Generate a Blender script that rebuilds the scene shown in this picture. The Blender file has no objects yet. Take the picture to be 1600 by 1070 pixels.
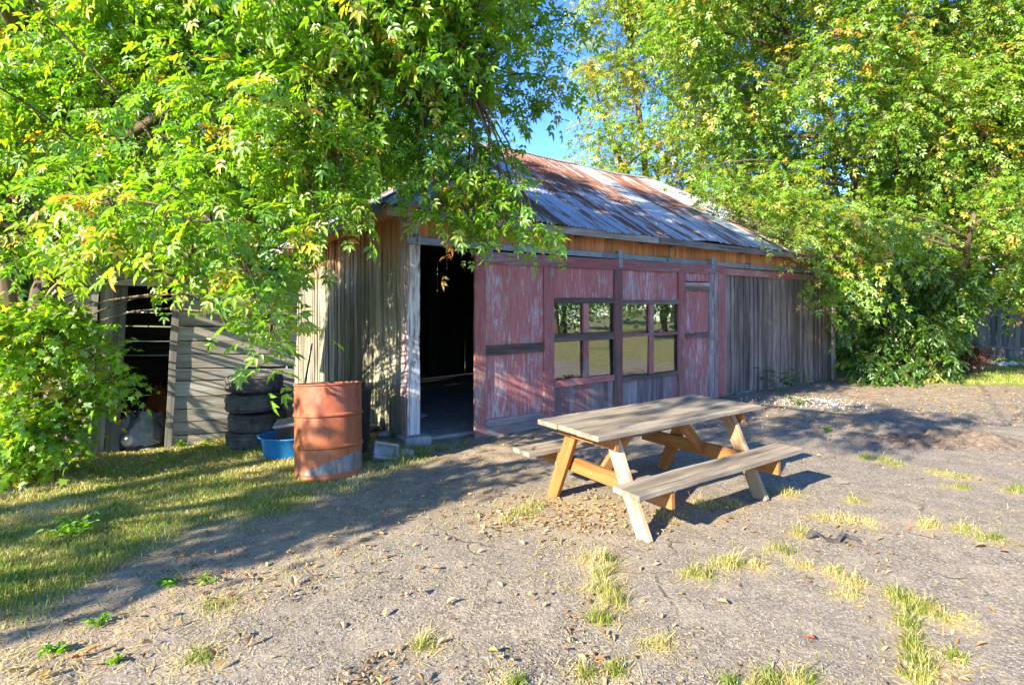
import bpy, math, random
import numpy as np
from mathutils import Vector, Matrix, Quaternion

R = math.radians
S = bpy.context.scene
COL = S.collection
random.seed(7)
RNG = np.random.default_rng(11)

# ------------------------------------------------------------------ camera, sky, sun, exposure
F, HZ, EYE = 850.0, 485.0, 1.6            # focal length and horizon in photo pixels (1600 x 1070), eye height in metres
cam_d = bpy.data.cameras.new('camera')
cam = bpy.data.objects.new('camera', cam_d); COL.objects.link(cam)
cam.location = (0, 0, EYE); cam.rotation_euler = (R(90), 0, 0)
cam_d.sensor_width = 36.0; cam_d.lens = 36.0 * F / 1600.0
cam_d.shift_y = -(535.0 - HZ) / 1600.0
cam_d.clip_start = 0.05; cam_d.clip_end = 2000
S.camera = cam

SUN_EL, SUN_H = R(25), Vector((-0.69, -0.72, 0)).normalized()
world = bpy.data.worlds.new("World"); S.world = world; world.use_nodes = True
wn = world.node_tree.nodes; wl = world.node_tree.links
for n in list(wn): wn.remove(n)
sky = wn.new('ShaderNodeTexSky'); sky.sky_type = 'NISHITA'; sky.sun_disc = False
sky.sun_elevation = SUN_EL; sky.sun_rotation = math.atan2(SUN_H.x, SUN_H.y) % (2 * math.pi)
sky.air_density = 1.0; sky.dust_density = 0.05; sky.ozone_density = 5.0
bg = wn.new('ShaderNodeBackground'); bg.inputs[1].default_value = 0.13
wo = wn.new('ShaderNodeOutputWorld')
hs = wn.new('ShaderNodeHueSaturation'); hs.inputs['Saturation'].default_value = 1.17; hs.inputs['Hue'].default_value = 0.515; wl.new(sky.outputs[0], hs.inputs['Color']); wl.new(hs.outputs[0], bg.inputs[0]); wl.new(bg.outputs[0], wo.inputs[0])
sun_d = bpy.data.lights.new('sun', 'SUN'); sun_d.energy = 5.0; sun_d.angle = R(0.5); sun_d.color = (1.0, 0.88, 0.68)
sun = bpy.data.objects.new('sun', sun_d); COL.objects.link(sun)
sdir = Vector((SUN_H.x * math.cos(SUN_EL), SUN_H.y * math.cos(SUN_EL), math.sin(SUN_EL)))
sun.rotation_euler = sdir.to_track_quat('Z', 'Y').to_euler()
sun.location = (-20, -20, 20)
S.view_settings.view_transform = 'Standard'; S.view_settings.look = 'None'
S.view_settings.exposure = 1.98; S.view_settings.gamma = 1.0; S.view_settings.use_curve_mapping = False
S.cycles.max_bounces = 10; S.cycles.diffuse_bounces = 8; S.cycles.transparent_max_bounces = 8; S.cycles.transmission_bounces = 4

def gp(px, py, z=0.0):
    d = F * (EYE - z) / (py - HZ)
    return Vector(((px - 800) / F * d, d, z))
def wp(px, py, d):
    return Vector(((px - 800) / F * d, d, EYE - (py - HZ) / F * d))

# ------------------------------------------------------------------ tagging
def tag(o, label=None, cat=None, group=None, kind=None):
    if label: o['label'] = label
    if cat: o['category'] = cat
    if group: o['group'] = group
    if kind: o['kind'] = kind
    return o
def empty(name, loc=(0, 0, 0), rot=(0, 0, 0), label=None, cat=None, group=None):
    o = bpy.data.objects.new(name, None); COL.objects.link(o)
    o.location = loc; o.rotation_euler = rot; o.empty_display_size = .1
    return tag(o, label, cat, group)
def copy_tree(o, parent=None):
    c = o.copy(); COL.objects.link(c)
    if parent: c.parent = parent
    for ch in list(o.children): copy_tree(ch, c)
    return c

# ------------------------------------------------------------------ mesh builder
class MB:
    def __init__(s): s.v = []; s.f = []; s.g = []; s.r = []
    def face(s, idx, g, r): s.f.append(tuple(idx)); s.g.extend(g); s.r.append(r)
    def board(s, o, a, b, c, seg=1, jit=0.0, rnd=None, bow=None):
        """o corner, a = length (grain) edge, b = width edge, c = thickness edge"""
        o = Vector(o); a = Vector(a); b = Vector(b); c = Vector(c)
        rnd = random.random() if rnd is None else rnd
        la, lb, lc = a.length, b.length, c.length
        off = Vector((random.uniform(0, 50), random.uniform(0, 50), random.uniform(0, 50)))
        flip = a.cross(b).dot(c) < 0
        base = len(s.v); n = seg
        ring = [(0, 0), (1, 0), (1, 1), (0, 1)]
        bn, cn = b.normalized(), c.normalized()
        for i in range(n + 1):
            t = i / n
            d = bn * random.gauss(0, jit) + cn * random.gauss(0, jit) if jit else Vector()
            if bow: d = d + cn * bow * math.sin(math.pi * t)
            for (j, k) in ring: s.v.append(o + a * t + b * j + c * k + d)
        def gl(i, q): j, k = ring[q]; return Vector((i / n * la, j * lb, k * lc)) + off
        for i in range(n):
            for q in range(4):
                q2 = (q + 1) % 4
                idx = [(i, q), (i + 1, q), (i + 1, q2), (i, q2)]
                if not flip: idx.reverse()
                s.face([base + x * 4 + y for x, y in idx], [gl(x, y) for x, y in idx], rnd)
        for i, rev in ((0, False), (n, True)):
            idx = [(i, q) for q in (0, 3, 2, 1)]
            if rev: idx.reverse()
            if flip: idx.reverse()
            idx.reverse(); idx.reverse()
            s.face([base + x * 4 + y for x, y in idx], [gl(x, y) for x, y in idx], rnd)
        return s
    def tube(s, pts, rad, n=8, rnd=None, cap=True, rough=0.0):
        rnd = random.random() if rnd is None else rnd
        pts = [Vector(p) for p in pts]; base = len(s.v); m = len(pts)
        off = random.uniform(0, 40); dist = 0; ds = []
        t0 = (pts[1] - pts[0]).normalized()
        u = t0.orthogonal().normalized()
        for i, p in enumerate(pts):
            if i: dist += (p - pts[i - 1]).length
            ds.append(dist)
            t = (pts[min(i + 1, m - 1)] - pts[max(i - 1, 0)]).normalized()
            u = (u - t * u.dot(t)).normalized(); w = t.cross(u)
            for k in range(n):
                an = 2 * math.pi * k / n
                rr = rad[i] * (1 + rough * math.sin(k * 2.1 + off) * math.cos(i * 1.3 + off) + random.gauss(0, rough * .3))
                s.v.append(p + (u * math.cos(an) + w * math.sin(an)) * rr)
        for i in range(m - 1):
            for k in range(n):
                k2 = (k + 1) % n
                cw = 2 * math.pi * rad[0] / n
                s.face([base + i * n + k, base + i * n + k2, base + (i + 1) * n + k2, base + (i + 1) * n + k],
                       [Vector((ds[i] + off, k * cw, off)), Vector((ds[i] + off, (k + 1) * cw, off)),
                        Vector((ds[i + 1] + off, (k + 1) * cw, off)), Vector((ds[i + 1] + off, k * cw, off))], rnd)
        if cap:
            s.face([base + k for k in range(n)][::-1], [Vector((off, k * .1, 0)) for k in range(n)], rnd)
            s.face([base + (m - 1) * n + k for k in range(n)], [Vector((off, k * .1, 0)) for k in range(n)], rnd)
        return s
    def lathe(s, prof, n=40, o=(0, 0, 0), rnd=0.5, closed=False, sx=1.0, sy=1.0, wob=0.0):
        base = len(s.v); o = Vector(o); m = len(prof)
        for (r, z) in prof:
            for k in range(n):
                an = 2 * math.pi * k / n
                q = r * (1 + wob * math.sin(3 * an + z * 4) + wob * .6 * math.sin(7 * an - z * 9))
                s.v.append(o + Vector((q * math.cos(an) * sx, q * math.sin(an) * sy, z)))
        rng = range(m) if closed else range(m - 1)
        for i in rng:
            i2 = (i + 1) % m
            for k in range(n):
                k2 = (k + 1) % n
                r_ = prof[i][0]
                s.face([base + i * n + k, base + i * n + k2, base + i2 * n + k2, base + i2 * n + k],
                       [Vector((prof[i][1], k * .05, i * .1)), Vector((prof[i][1], (k + 1) * .05, i * .1)),
                        Vector((prof[i2][1], (k + 1) * .05, i2 * .1)), Vector((prof[i2][1], k * .05, i2 * .1))], rnd)
        return s
    def blob(s, o, sx, sy, sz, rot=0.0, rnd=None, amp=.25, sub=1):
        """an irregular stone / lump"""
        rnd = random.random() if rnd is None else rnd
        import bmesh
        bm = bmesh.new(); bmesh.ops.create_icosphere(bm, subdivisions=sub, radius=1)
        base = len(s.v); q = Quaternion((0, 0, 1), rot)
        for v in bm.verts:
            p = v.co * (1 + random.uniform(-amp, amp))
            s.v.append(Vector(o) + q @ Vector((p.x * sx, p.y * sy, p.z * sz)))
        for f in bm.faces:
            s.face([base + v.index for v in f.verts], [v.co + Vector((rnd * 9, 0, 0)) for v in f.verts], rnd)
        bm.free(); return s
    def build(s, name, mat, parent=None, smooth=False, bevel=0.0):
        me = bpy.data.meshes.new(name)
        me.from_pydata([tuple(v) for v in s.v], [], s.f)
        ga = me.attributes.new('gv', 'FLOAT_VECTOR', 'CORNER')
        ga.data.foreach_set('vector', np.array([tuple(g) for g in s.g], dtype=np.float32).ravel())
        ra = me.attributes.new('rnd', 'FLOAT', 'FACE')
        ra.data.foreach_set('value', np.array(s.r, dtype=np.float32))
        if smooth: me.polygons.foreach_set('use_smooth', [True] * len(me.polygons))
        me.materials.append(mat); me.update()
        o = bpy.data.objects.new(name, me); COL.objects.link(o)
        if parent: o.parent = parent
        if bevel:
            b = o.modifiers.new('bevel', 'BEVEL'); b.width = bevel; b.segments = 2; b.limit_method = 'ANGLE'
        return o

def fast_mesh(name, verts, faces_flat, nper, mat, attrs=None, parent=None, smooth=False):
    """verts (N,3); faces_flat (M*nper) ; attrs {name: per-face float}"""
    me = bpy.data.meshes.new(name)
    nv = len(verts); nf = len(faces_flat) // nper
    me.vertices.add(nv); me.vertices.foreach_set('co', np.asarray(verts, dtype=np.float32).ravel())
    me.loops.add(nf * nper); me.loops.foreach_set('vertex_index', np.asarray(faces_flat, dtype=np.int32))
    me.polygons.add(nf); me.polygons.foreach_set('loop_start', np.arange(0, nf * nper, nper, dtype=np.int32))
    if smooth: me.polygons.foreach_set('use_smooth', np.ones(nf, dtype=bool))
    for k, a in (attrs or {}).items():
        at = me.attributes.new(k, 'FLOAT', 'FACE'); at.data.foreach_set('value', np.asarray(a, dtype=np.float32))
    me.update(calc_edges=True); me.validate()
    me.materials.append(mat)
    o = bpy.data.objects.new(name, me); COL.objects.link(o)
    if parent: o.parent = parent
    return o

# ------------------------------------------------------------------ materials
class G:
    """small node-graph helper"""
    def __init__(s, name):
        s.m = bpy.data.materials.new(name); s.m.use_nodes = True
        s.t = s.m.node_tree; s.t.nodes.clear()
    def n(s, typ, props=None, **inp):
        nd = s.t.nodes.new(typ)
        for k, v in (props or {}).items(): setattr(nd, k, v)
        for k, v in inp.items():
            sock = nd.inputs[int(k[1:])] if k[0] == '_' and k[1:].isdigit() else nd.inputs[k.replace('_', ' ')]
            s.set(sock, v)
        return nd
    def set(s, sock, v):
        if isinstance(v, bpy.types.NodeSocket): s.t.links.new(v, sock)
        elif isinstance(v, bpy.types.Node): s.t.links.new(v.outputs[0], sock)
        else:
            if isinstance(v, (tuple, list)) and len(v) == 3 and sock.type == 'RGBA': v = (*v, 1)
            sock.default_value = v
    def attr(s, name, out='Vector'): return s.n('ShaderNodeAttribute', {'attribute_name': name}).outputs[out]
    def map(s, vec, scale): return s.n('ShaderNodeMapping', Vector=vec, Scale=scale).outputs[0]
    def noise(s, vec, scale=1.0, detail=4, rough=.55, dist=0.0):
        return s.n('ShaderNodeTexNoise', Vector=vec, Scale=scale, Detail=detail, Roughness=rough, Distortion=dist).outputs[0]
    def math(s, op, a, b=0.0, c=None, clamp=False):
        nd = s.n('ShaderNodeMath', {'operation': op, 'use_clamp': clamp}, _0=a, _1=b)
        if c is not None: s.set(nd.inputs[2], c)
        return nd.outputs[0]
    def ramp(s, fac, stops, interp='LINEAR'):
        nd = s.n('ShaderNodeValToRGB', Fac=fac); cr = nd.color_ramp; cr.interpolation = interp
        while len(cr.elements) < len(stops): cr.elements.new(.5)
        for e, (p, c) in zip(cr.elements, stops):
            e.position = p
            e.color = (c, c, c, 1) if isinstance(c, (int, float)) else (*c, 1)
        return nd.outputs[0]
    def mix(s, fac, a, b, mode='MIX'):
        nd = s.n('ShaderNodeMix', {'data_type': 'RGBA', 'blend_type': mode})
        s.set(nd.inputs[0], fac); s.set(nd.inputs[6], a); s.set(nd.inputs[7], b)
        return nd.outputs[2]
    def rng(s, v, a, b, c, d): return s.n('ShaderNodeMapRange', _0=v, _1=a, _2=b, _3=c, _4=d).outputs[0]
    def bump(s, h, strength=.4, dist=.005): return s.n('ShaderNodeBump', Height=h, Strength=strength, Distance=dist).outputs[0]
    def out(s, **kw):
        p = s.n('ShaderNodeBsdfPrincipled', **kw)
        o = s.n('ShaderNodeOutputMaterial', Surface=p.outputs[0]); return s.m
    def surf(s, sh): s.n('ShaderNodeOutputMaterial', Surface=sh); return s.m

def wood(name, dark, mid, light, paint=None, amount=.5, paint2=None, high=None, crack=.5, var=(.62, 1.3), gscale=30, rough=.85, moss=None):
    g = G(name); gv = g.attr('gv'); rnd = g.attr('rnd', 'Fac')
    n1 = g.noise(g.map(gv, (1.6, gscale, gscale)), 1, 5, .65)
    n2 = g.noise(g.map(gv, (.9, 6, 6)), 1, 5, .62)
    n3 = g.noise(g.map(gv, (.55, gscale * 1.6, gscale * 1.6)), 1, 2, .5)
    fac = g.math('ADD', g.math('MULTIPLY', n1, .42), g.math('MULTIPLY', n2, .58))
    c = g.ramp(fac, [(.32, dark), (.5, mid), (.68, light)])
    if moss:
        mm = g.ramp(g.noise(g.map(gv, (1.2, 6, 6)), 1, 4, .6), [(.5, 0.0), (.62, .75)])
        c = g.mix(mm, c, moss)
    cr = g.ramp(g.math('ABSOLUTE', g.math('SUBTRACT', n3, .5)), [(.0, crack), (.022, 0.0)])
    n4 = g.noise(g.map(gv, (.5, 3, 3)), 1, 2, .5); cr = g.math('MULTIPLY', cr, g.ramp(n4, [(.42, 0.0), (.55, 1.0)]))
    h = fac
    if paint:
        pm = g.noise(g.map(gv, (4.5, 26, 26)), 1, 9, .76)
        pm2 = g.noise(g.map(gv, (.9, 2.2, 2.2)), 1, 2, .5)
        pm = g.math('ADD', g.math('MULTIPLY', pm, .7), g.math('MULTIPLY', pm2, .3))
        t = .5 + (.5 - amount) * .36
        mask = g.ramp(pm, [(t - .035, 0.0), (t + .035, 1.0)])
        pc = g.mix(g.ramp(n1, [(.38, 0.0), (.62, 1.0)]), paint, paint2 or tuple(x * .75 for x in paint))
        c = g.mix(g.math('MULTIPLY', mask, .93), c, pc)
        h = g.math('ADD', fac, g.math('MULTIPLY', mask, .25))
    if high:                                    # wood kept orange by the eaves above it
        z0, z1, hc1, hc2 = high
        z = g.n('ShaderNodeSeparateXYZ', Vector=g.n('ShaderNodeNewGeometry').outputs['Position']).outputs[2]
        zz = g.math('ADD', z, g.math('MULTIPLY', g.math('SUBTRACT', n2, .5), 1.1))
        c = g.mix(g.rng(zz, z0, z1, 0, 1), c, g.mix(n1, hc1, hc2))
    c = g.mix(cr, c, (.012, .01, .008))
    v = g.rng(rnd, 0, 1, var[0], var[1])
    c = g.mix(1.0, c, g.n('ShaderNodeCombineColor', Red=v, Green=v, Blue=v).outputs[0], 'MULTIPLY')
    return g.out(Base_Color=c, Roughness=rough, Normal=g.bump(g.math('SUBTRACT', h, g.math('MULTIPLY', cr, .5)), .55, .004), Specular_IOR_Level=.25)

def plain(name, c1, c2, scale=8, rough=.6, metal=0.0, bump=.2, spec=.4):
    g = G(name); co = g.n('ShaderNodeTexCoord').outputs['Object']
    n1 = g.noise(co, scale, 6, .65); n2 = g.noise(co, scale * 7, 3, .6)
    f = g.math('ADD', g.math('MULTIPLY', n1, .7), g.math('MULTIPLY', n2, .3))
    return g.out(Base_Color=g.ramp(f, [(.36, c1), (.64, c2)]), Roughness=rough, Metallic=metal, Normal=g.bump(f, bump, .004), Specular_IOR_Level=spec)

def leaf_mat(name, stops, trans=.58, tmul=(1.5, 1.4, .6), gloss=.05):
    g = G(name); t = g.attr('tint', 'Fac')
    c = g.ramp(t, stops)
    d = g.n('ShaderNodeBsdfDiffuse', Color=c)
    tr = g.n('ShaderNodeBsdfTranslucent', Color=g.mix(1.0, c, tmul, 'MULTIPLY'))
    m = g.n('ShaderNodeMixShader', _0=trans, _1=d.outputs[0], _2=tr.outputs[0])
    gl = g.n('ShaderNodeBsdfGlossy', Color=(.9, .95, .9), Roughness=.42)
    m2 = g.n('ShaderNodeMixShader', _0=gloss, _1=m.outputs[0], _2=gl.outputs[0])
    return g.surf(m2.outputs[0])

M = {}
GREYS = dict(dark=(.085, .075, .066), mid=(.25, .23, .205), light=(.44, .40, .355))
M['grey_wood'] = wood('weathered_grey_wood', **GREYS, crack=.55)
M['gable_wood'] = wood('weathered_gable_boards', (.075, .066, .05), (.235, .215, .17), (.45, .415, .335), moss=(.20, .19, .10),
                       high=(2.0, 2.72, (.30, .13, .05), (.48, .23, .10)), crack=.6)
M['eave_wood'] = wood('orange_sheltered_boards', (.32, .13, .06), (.56, .25, .12), (.68, .36, .20), crack=.3, var=(.8, 1.15))
M['red_panel'] = wood('faded_red_paint', (.16, .11, .11), (.42, .33, .33), (.60, .52, .52), paint=(.42, .145, .13), amount=.60, paint2=(.33, .095, .088), crack=.25, var=(.92, 1.08), gscale=30)
M['red_frame'] = wood('worn_red_frame', (.10, .07, .062), (.32, .22, .20), (.52, .42, .40), paint=(.43, .145, .14), amount=.58, paint2=(.31, .095, .09), crack=.5)
M['bare_dark'] = wood('dark_bare_rail', (.045, .033, .028), (.13, .095, .08), (.27, .21, .185), paint=(.24, .08, .08), amount=.25, crack=.7)
M['center'] = wood('dark_red_worn_post', (.06, .04, .036), (.17, .115, .10), (.30, .23, .21), paint=(.30, .095, .09), amount=.48, paint2=(.2, .06, .06), crack=.6)
M['low_panel'] = wood('worn_lower_panel', (.08, .07, .07), (.22, .19, .195), (.38, .34, .35), paint=(.32, .12, .125), amount=.42, crack=.4)
M['pale_frame'] = wood('white_peeling_frame', (.09, .075, .07), (.22, .19, .18), (.36, .33, .31), paint=(.55, .50, .50), amount=.52, paint2=(.30, .12, .12), crack=.5)
M['white_post'] = wood('white_peeling_post', (.09, .085, .075), (.24, .22, .20), (.38, .36, .33), paint=(.74, .74, .73), amount=.62, paint2=(.55, .52, .50), crack=.3, var=(.95, 1.05))
M['dark_boards'] = wood('dark_stained_boards', (.045, .036, .031), (.185, .15, .13), (.40, .345, .31), paint=(.28, .11, .10), amount=.25, crack=.65, var=(.6, 1.3))
M['inner_wood'] = wood('dark_inner_wood', (.012, .011, .010), (.03, .027, .024), (.06, .055, .05), crack=.5)  # near-black wood tone for the insides of barn and shed
M['shed_wood'] = wood('shed_siding', (.12, .105, .088), (.37, .335, .285), (.60, .555, .49), crack=.6, gscale=30, var=(.8, 1.2))
M['table_top'] = wood('sun_bleached_table_boards', (.075, .06, .046), (.255, .212, .162), (.45, .39, .315), crack=.65, gscale=45, var=(.9, 1.1), moss=(.12, .11, .08))
M['table_leg'] = wood('orange_stained_lumber', (.17, .07, .02), (.34, .145, .045), (.45, .22, .08), crack=.3, gscale=25, var=(.85, 1.1))
M['table_leg_worn'] = wood('half_bleached_lumber', (.20, .15, .09), (.38, .30, .20), (.50, .42, .30), paint=(.40, .20, .075), amount=.38, crack=.35, gscale=25)
M['fence_wood'] = wood('blue_grey_fence_boards', (.07, .068, .075), (.16, .155, .17), (.26, .25, .27), crack=.4)
M['bark'] = wood('rough_bark', (.035, .026, .018), (.12, .088, .058), (.26, .19, .12), crack=.7, gscale=30)
M['steel'] = plain('painted_steel_track', (.16, .19, .22), (.30, .34, .37), 5, .55, .3)
M['concrete'] = plain('old_concrete', (.20, .20, .20), (.40, .40, .40), 9, .9, 0, .5)
M['rubber'] = plain('dusty_tyre_rubber', (.022, .022, .023), (.13, .125, .115), 5, .8, 0, .3)
M['blue_plastic'] = plain('blue_plastic', (.012, .16, .44), (.02, .23, .55), 3, .38, 0, .05)
M['black_plastic'] = plain('black_plastic', (.012, .012, .013), (.03, .03, .032), 5, .5)
M['grey_lid'] = plain('grey_lid_plastic', (.16, .16, .17), (.30, .30, .31), 6, .5)
M['tarp'] = plain('dusty_grey_plastic_sheet', (.22, .23, .25), (.40, .41, .43), 6, .45)
M['orange_cloth'] = plain('orange_brown_cloth', (.20, .06, .02), (.36, .12, .04), 7, .8)
M['white_plastic'] = plain('white_plastic', (.62, .62, .62), (.74, .74, .74), 6, .5)
M['tan_wood'] = plain('tan_stick', (.32, .20, .09), (.45, .30, .15), 9, .7)
M['blue_paper'] = plain('pale_blue_sheet', (.16, .24, .40), (.40, .48, .60), 11, .6)
M['rope'] = plain('straw_rope', (.34, .26, .13), (.55, .44, .25), 40, .9)
M['soil'] = plain('dark_soil', (.06, .045, .033), (.20, .15, .11), 9, .95, 0, .9)
M['white_stone'] = plain('white_stone', (.36, .36, .36), (.7, .7, .69), 10, .8)

def roof_material():
    g = G('rusted_galvanised_sheet'); gv = g.attr('gv'); rnd = g.attr('rnd', 'Fac')
    a = g.noise(g.map(gv, (.8, 2.6, 1)), 1, 5, .6, .3)
    b = g.noise(g.map(gv, (.55, 20, 1)), 1, 6, .65)
    fine = g.noise(g.map(gv, (3, 40, 1)), 1, 4, .7)
    m = g.math('ADD', g.math('MULTIPLY', a, .48), g.math('MULTIPLY', b, .56))
    m = g.math('ADD', m, g.math('MULTIPLY', g.math('SUBTRACT', rnd, .5), .14))
    m = g.math('ADD', m, g.math('MULTIPLY', g.math('SUBTRACT', fine, .5), .12))
    mask = g.ramp(m, [(.505, 0.0), (.565, 1.0)])
    rust = g.ramp(g.math('ADD', g.math('MULTIPLY', fine, .6), g.math('MULTIPLY', b, .4)), [(.34, (.05, .022, .014)), (.5, (.13, .055, .033)), (.66, (.25, .125, .08))])
    galv = g.ramp(b, [(.3, (.26, .285, .31)), (.55, (.45, .475, .50)), (.72, (.62, .635, .65))])
    c = g.mix(mask, galv, rust)
    return g.out(Base_Color=c, Metallic=g.math('MULTIPLY', g.math('SUBTRACT', 1.0, mask), .35), Roughness=g.rng(mask, 0, 1, .45, .95), Normal=g.bump(fine, .15, .003))
M['roof'] = roof_material()

def drum_material():
    g = G('rusty_orange_drum_paint'); co = g.n('ShaderNodeTexCoord').outputs['Object']
    n1 = g.noise(co, 3.5, 6, .65); n2 = g.noise(co, 22, 5, .7)
    z = g.n('ShaderNodeSeparateXYZ', Vector=co)
    c = g.ramp(g.math('ADD', g.math('MULTIPLY', n1, .6), g.math('MULTIPLY', n2, .4)), [(.34, (.17, .05, .026)), (.5, (.31, .085, .045)), (.66, (.38, .13, .085))])
    c = g.mix(g.math('MULTIPLY', g.rng(z.outputs[2], .75, .25, 0, 1), .55), c, (.40, .13, .03))
    spots = g.ramp(n2, [(.63, 0.0), (.68, .6)]); c = g.mix(spots, c, (.10, .035, .02))
    stk = g.ramp(g.noise(g.map(co, (16, 16, 1.1)), 1, 5, .7), [(.52, 0.0), (.66, .55)]); c = g.mix(stk, c, (.13, .042, .024))
    pale = g.ramp(g.noise(co, 6, 6, .72), [(.56, 0.0), (.66, .45)]); c = g.mix(pale, c, (.46, .20, .15))
    # bare grey band at the foot with a ragged upper edge rising to one side
    edge = g.math('ADD', g.math('MULTIPLY', z.outputs[0], .30), .145)
    edge = g.math('ADD', edge, g.math('MULTIPLY', g.math('SUBTRACT', g.noise(co, 9, 4, .6), .5), .10))
    low = g.math('LESS_THAN', z.outputs[2], edge)
    foot = g.math('GREATER_THAN', z.outputs[2], g.math('ADD', .045, g.math('MULTIPLY', n1, .03)))
    bare = g.ramp(g.noise(g.map(co, (14, 14, 3)), 1, 5, .7), [(.38, (.15, .075, .05)), (.48, (.17, .165, .16)), (.6, (.26, .265, .26)), (.68, (.09, .15, .19))])
    c = g.mix(g.math('MULTIPLY', low, foot), c, bare)
    return g.out(Base_Color=c, Roughness=.55, Normal=g.bump(n2, .2, .003), Specular_IOR_Level=.35)
M['drum'] = drum_material()

def glass_material():
    g = G('dusty_window_glass'); co = g.n('ShaderNodeTexCoord').outputs['Object']
    d = g.ramp(g.noise(co, 6, 5, .7), [(.45, .0), (.75, .10)])
    gl = g.n('ShaderNodeBsdfGlossy', Color=(.8, .82, .85), Roughness=.012, Normal=g.bump(g.noise(co, 2.2, 2, .5), .06, .02))
    tr = g.n('ShaderNodeBsdfTransparent', Color=(.55, .6, .58))
    a = g.n('ShaderNodeMixShader', _0=.38, _1=tr.outputs[0], _2=gl.outputs[0])
    df = g.n('ShaderNodeBsdfDiffuse', Color=(.3, .29, .26))
    b = g.n('ShaderNodeMixShader', _0=d, _1=a.outputs[0], _2=df.outputs[0])
    return g.surf(b.outputs[0])
M['glass'] = glass_material()

# foliage: tint 0..1 runs from deep green to green to yellow green to yellow to orange
def stops(k=1.0, y=1.0):
    return [(0.0, (.06 * k, .17 * k, .012)), (.30, (.112 * k, .295 * k, .014)), (.58, (.215 * k, .41 * k, .018)),
            (.78, (.32 * k * y, .40 * k, .028)), (.90, (.62 * y, .46, .04)), (1.0, (.56, .22, .06))]
M['leaf_near'] = leaf_mat('boxelder_leaves', stops(1.0))
M['leaf_right'] = leaf_mat('boxelder_leaves_turning', stops(.78, .95), .46)
M['leaf_dark'] = leaf_mat('shrub_leaves', stops(.6))
M['leaf_far'] = leaf_mat('distant_leaves', stops(.8))
M['leaf_sap'] = leaf_mat('maple_sapling_leaves', stops(1.1))
M['leaf_dead'] = leaf_mat('dead_red_leaves', [(0, (.07, .025, .015)), (1, (.22, .07, .04))], .2)
M['grass'] = leaf_mat('lawn_blades', [(0, (.12, .22, .025)), (.4, (.26, .33, .05)), (.62, (.44, .40, .12)), (.8, (.60, .49, .23)), (1, (.66, .56, .34))], .25, (1.2, 1.2, .8), .03)
M['tuft'] = leaf_mat('crack_grass_blades', [(0, (.09, .16, .02)), (.4, (.24, .29, .05)), (.7, (.46, .40, .14)), (1, (.55, .45, .24))], .25, (1.2, 1.2, .8), .03)
M['dead_leaf'] = leaf_mat('dry_leaves', [(0, (.14, .07, .035)), (.45, (.34, .19, .085)), (.75, (.50, .34, .17)), (.9, (.55, .40, .10)), (1, (.42, .12, .05))], .15, (1.2, 1.1, .8), .03)

# ------------------------------------------------------------------ ground
def seg_side(P, line):
    """signed distance of points P (N,2) from a polyline, positive on its left side"""
    best = np.full(len(P), 1e9); sgn = np.ones(len(P))
    for (a, b) in zip(line[:-1], line[1:]):
        a = np.array(a); b = np.array(b); d = b - a
        t = np.clip(((P - a) @ d) / (d @ d), 0, 1); q = a + t[:, None] * d
        ds = np.linalg.norm(P - q, axis=1)
        cr = d[0] * (P[:, 1] - a[1]) - d[1] * (P[:, 0] - a[0])
        m = ds < best; best[m] = ds[m]; sgn[m] = np.sign(cr[m])
    return best * sgn
LAWN = [(-9, -4.5), (-4.2, 1.2), (-2.69, 2.86), (-2.35, 3.63), (-1.93, 4.32), (-1.35, 5.15), (-1.05, 5.9), (-1.0, 6.9), (-3, 10.5), (-6, 40)]
DRIVE = [(-6, -5), (-2.6, 1.0), (-1.62, 2.5), (-1.33, 3.5), (-.76, 4.3), (.1, 5.2), (1.0, 6.6), (3.0, 7.9), (5.2, 9.2), (9.0, 9.8), (10.5, 8), (10.5, -6), (10.5, -30)]
def vnoise(x, y, s, seed=0):
    """smooth value noise"""
    x = x / s + seed * 17.3; y = y / s + seed * 9.1
    xi = np.floor(x).astype(int); yi = np.floor(y).astype(int); fx = x - xi; fy = y - yi
    fx = fx * fx * (3 - 2 * fx); fy = fy * fy * (3 - 2 * fy)
    def h(i, j):
        n = (i * 374761393 + j * 668265263 + seed * 1442695) & 0x7fffffff
        n = ((n ^ (n >> 13)) * 1274126177) & 0x7fffffff
        return ((n ^ (n >> 16)) & 0xffff) / 65535.0
    return (h(xi, yi) * (1 - fx) + h(xi + 1, yi) * fx) * (1 - fy) + (h(xi, yi + 1) * (1 - fx) + h(xi + 1, yi + 1) * fx) * fy
def masks(x, y):
    P = np.stack([x, y], 1)
    nz = (vnoise(x, y, .7, 1) - .5) * .5 + (vnoise(x, y, .22, 2) - .5) * .28
    lawn = np.clip(seg_side(P, LAWN) / .5 + .5 + nz * 1.6, 0, 1)
    dirt = np.clip(seg_side(P, DRIVE) / .5 + .5 + nz * 1.8, 0, 1)
    fx = (vnoise(x, y, 1.7, 5) - .5) * 1.6
    back = np.clip((y - 11.2 - (x - 9) * -.05 + fx * .5) / .8, 0, 1) * (x > 7.5)       # shaded grass by the back fence
    side = np.clip((x - 9.8 + fx * .7) / .8, 0, 1)                                       # open lawn beyond the drive
    lawn = np.maximum(np.maximum(lawn, back), side)
    return lawn, dirt
def axis(lo, hi, fine0, fine1, st):
    a = list(np.arange(fine0, fine1, st)); s = st; v = fine1
    while v < hi: a.append(v); s *= 1.25; v += s
    a.append(hi); s = st; v = fine0; L = []
    while v > lo: s *= 1.25; v -= s; L.append(max(v, lo))
    return np.array(sorted(set(L + a)))
gx = axis(-300, 300, -6.5, 9, .05); gy = axis(-300, 400, 1.6, 12.5, .05)
XX, YY = np.meshgrid(gx, gy); xf, yf = XX.ravel(), YY.ravel()
lawn_m, dirt_m = masks(xf, yf)
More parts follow.
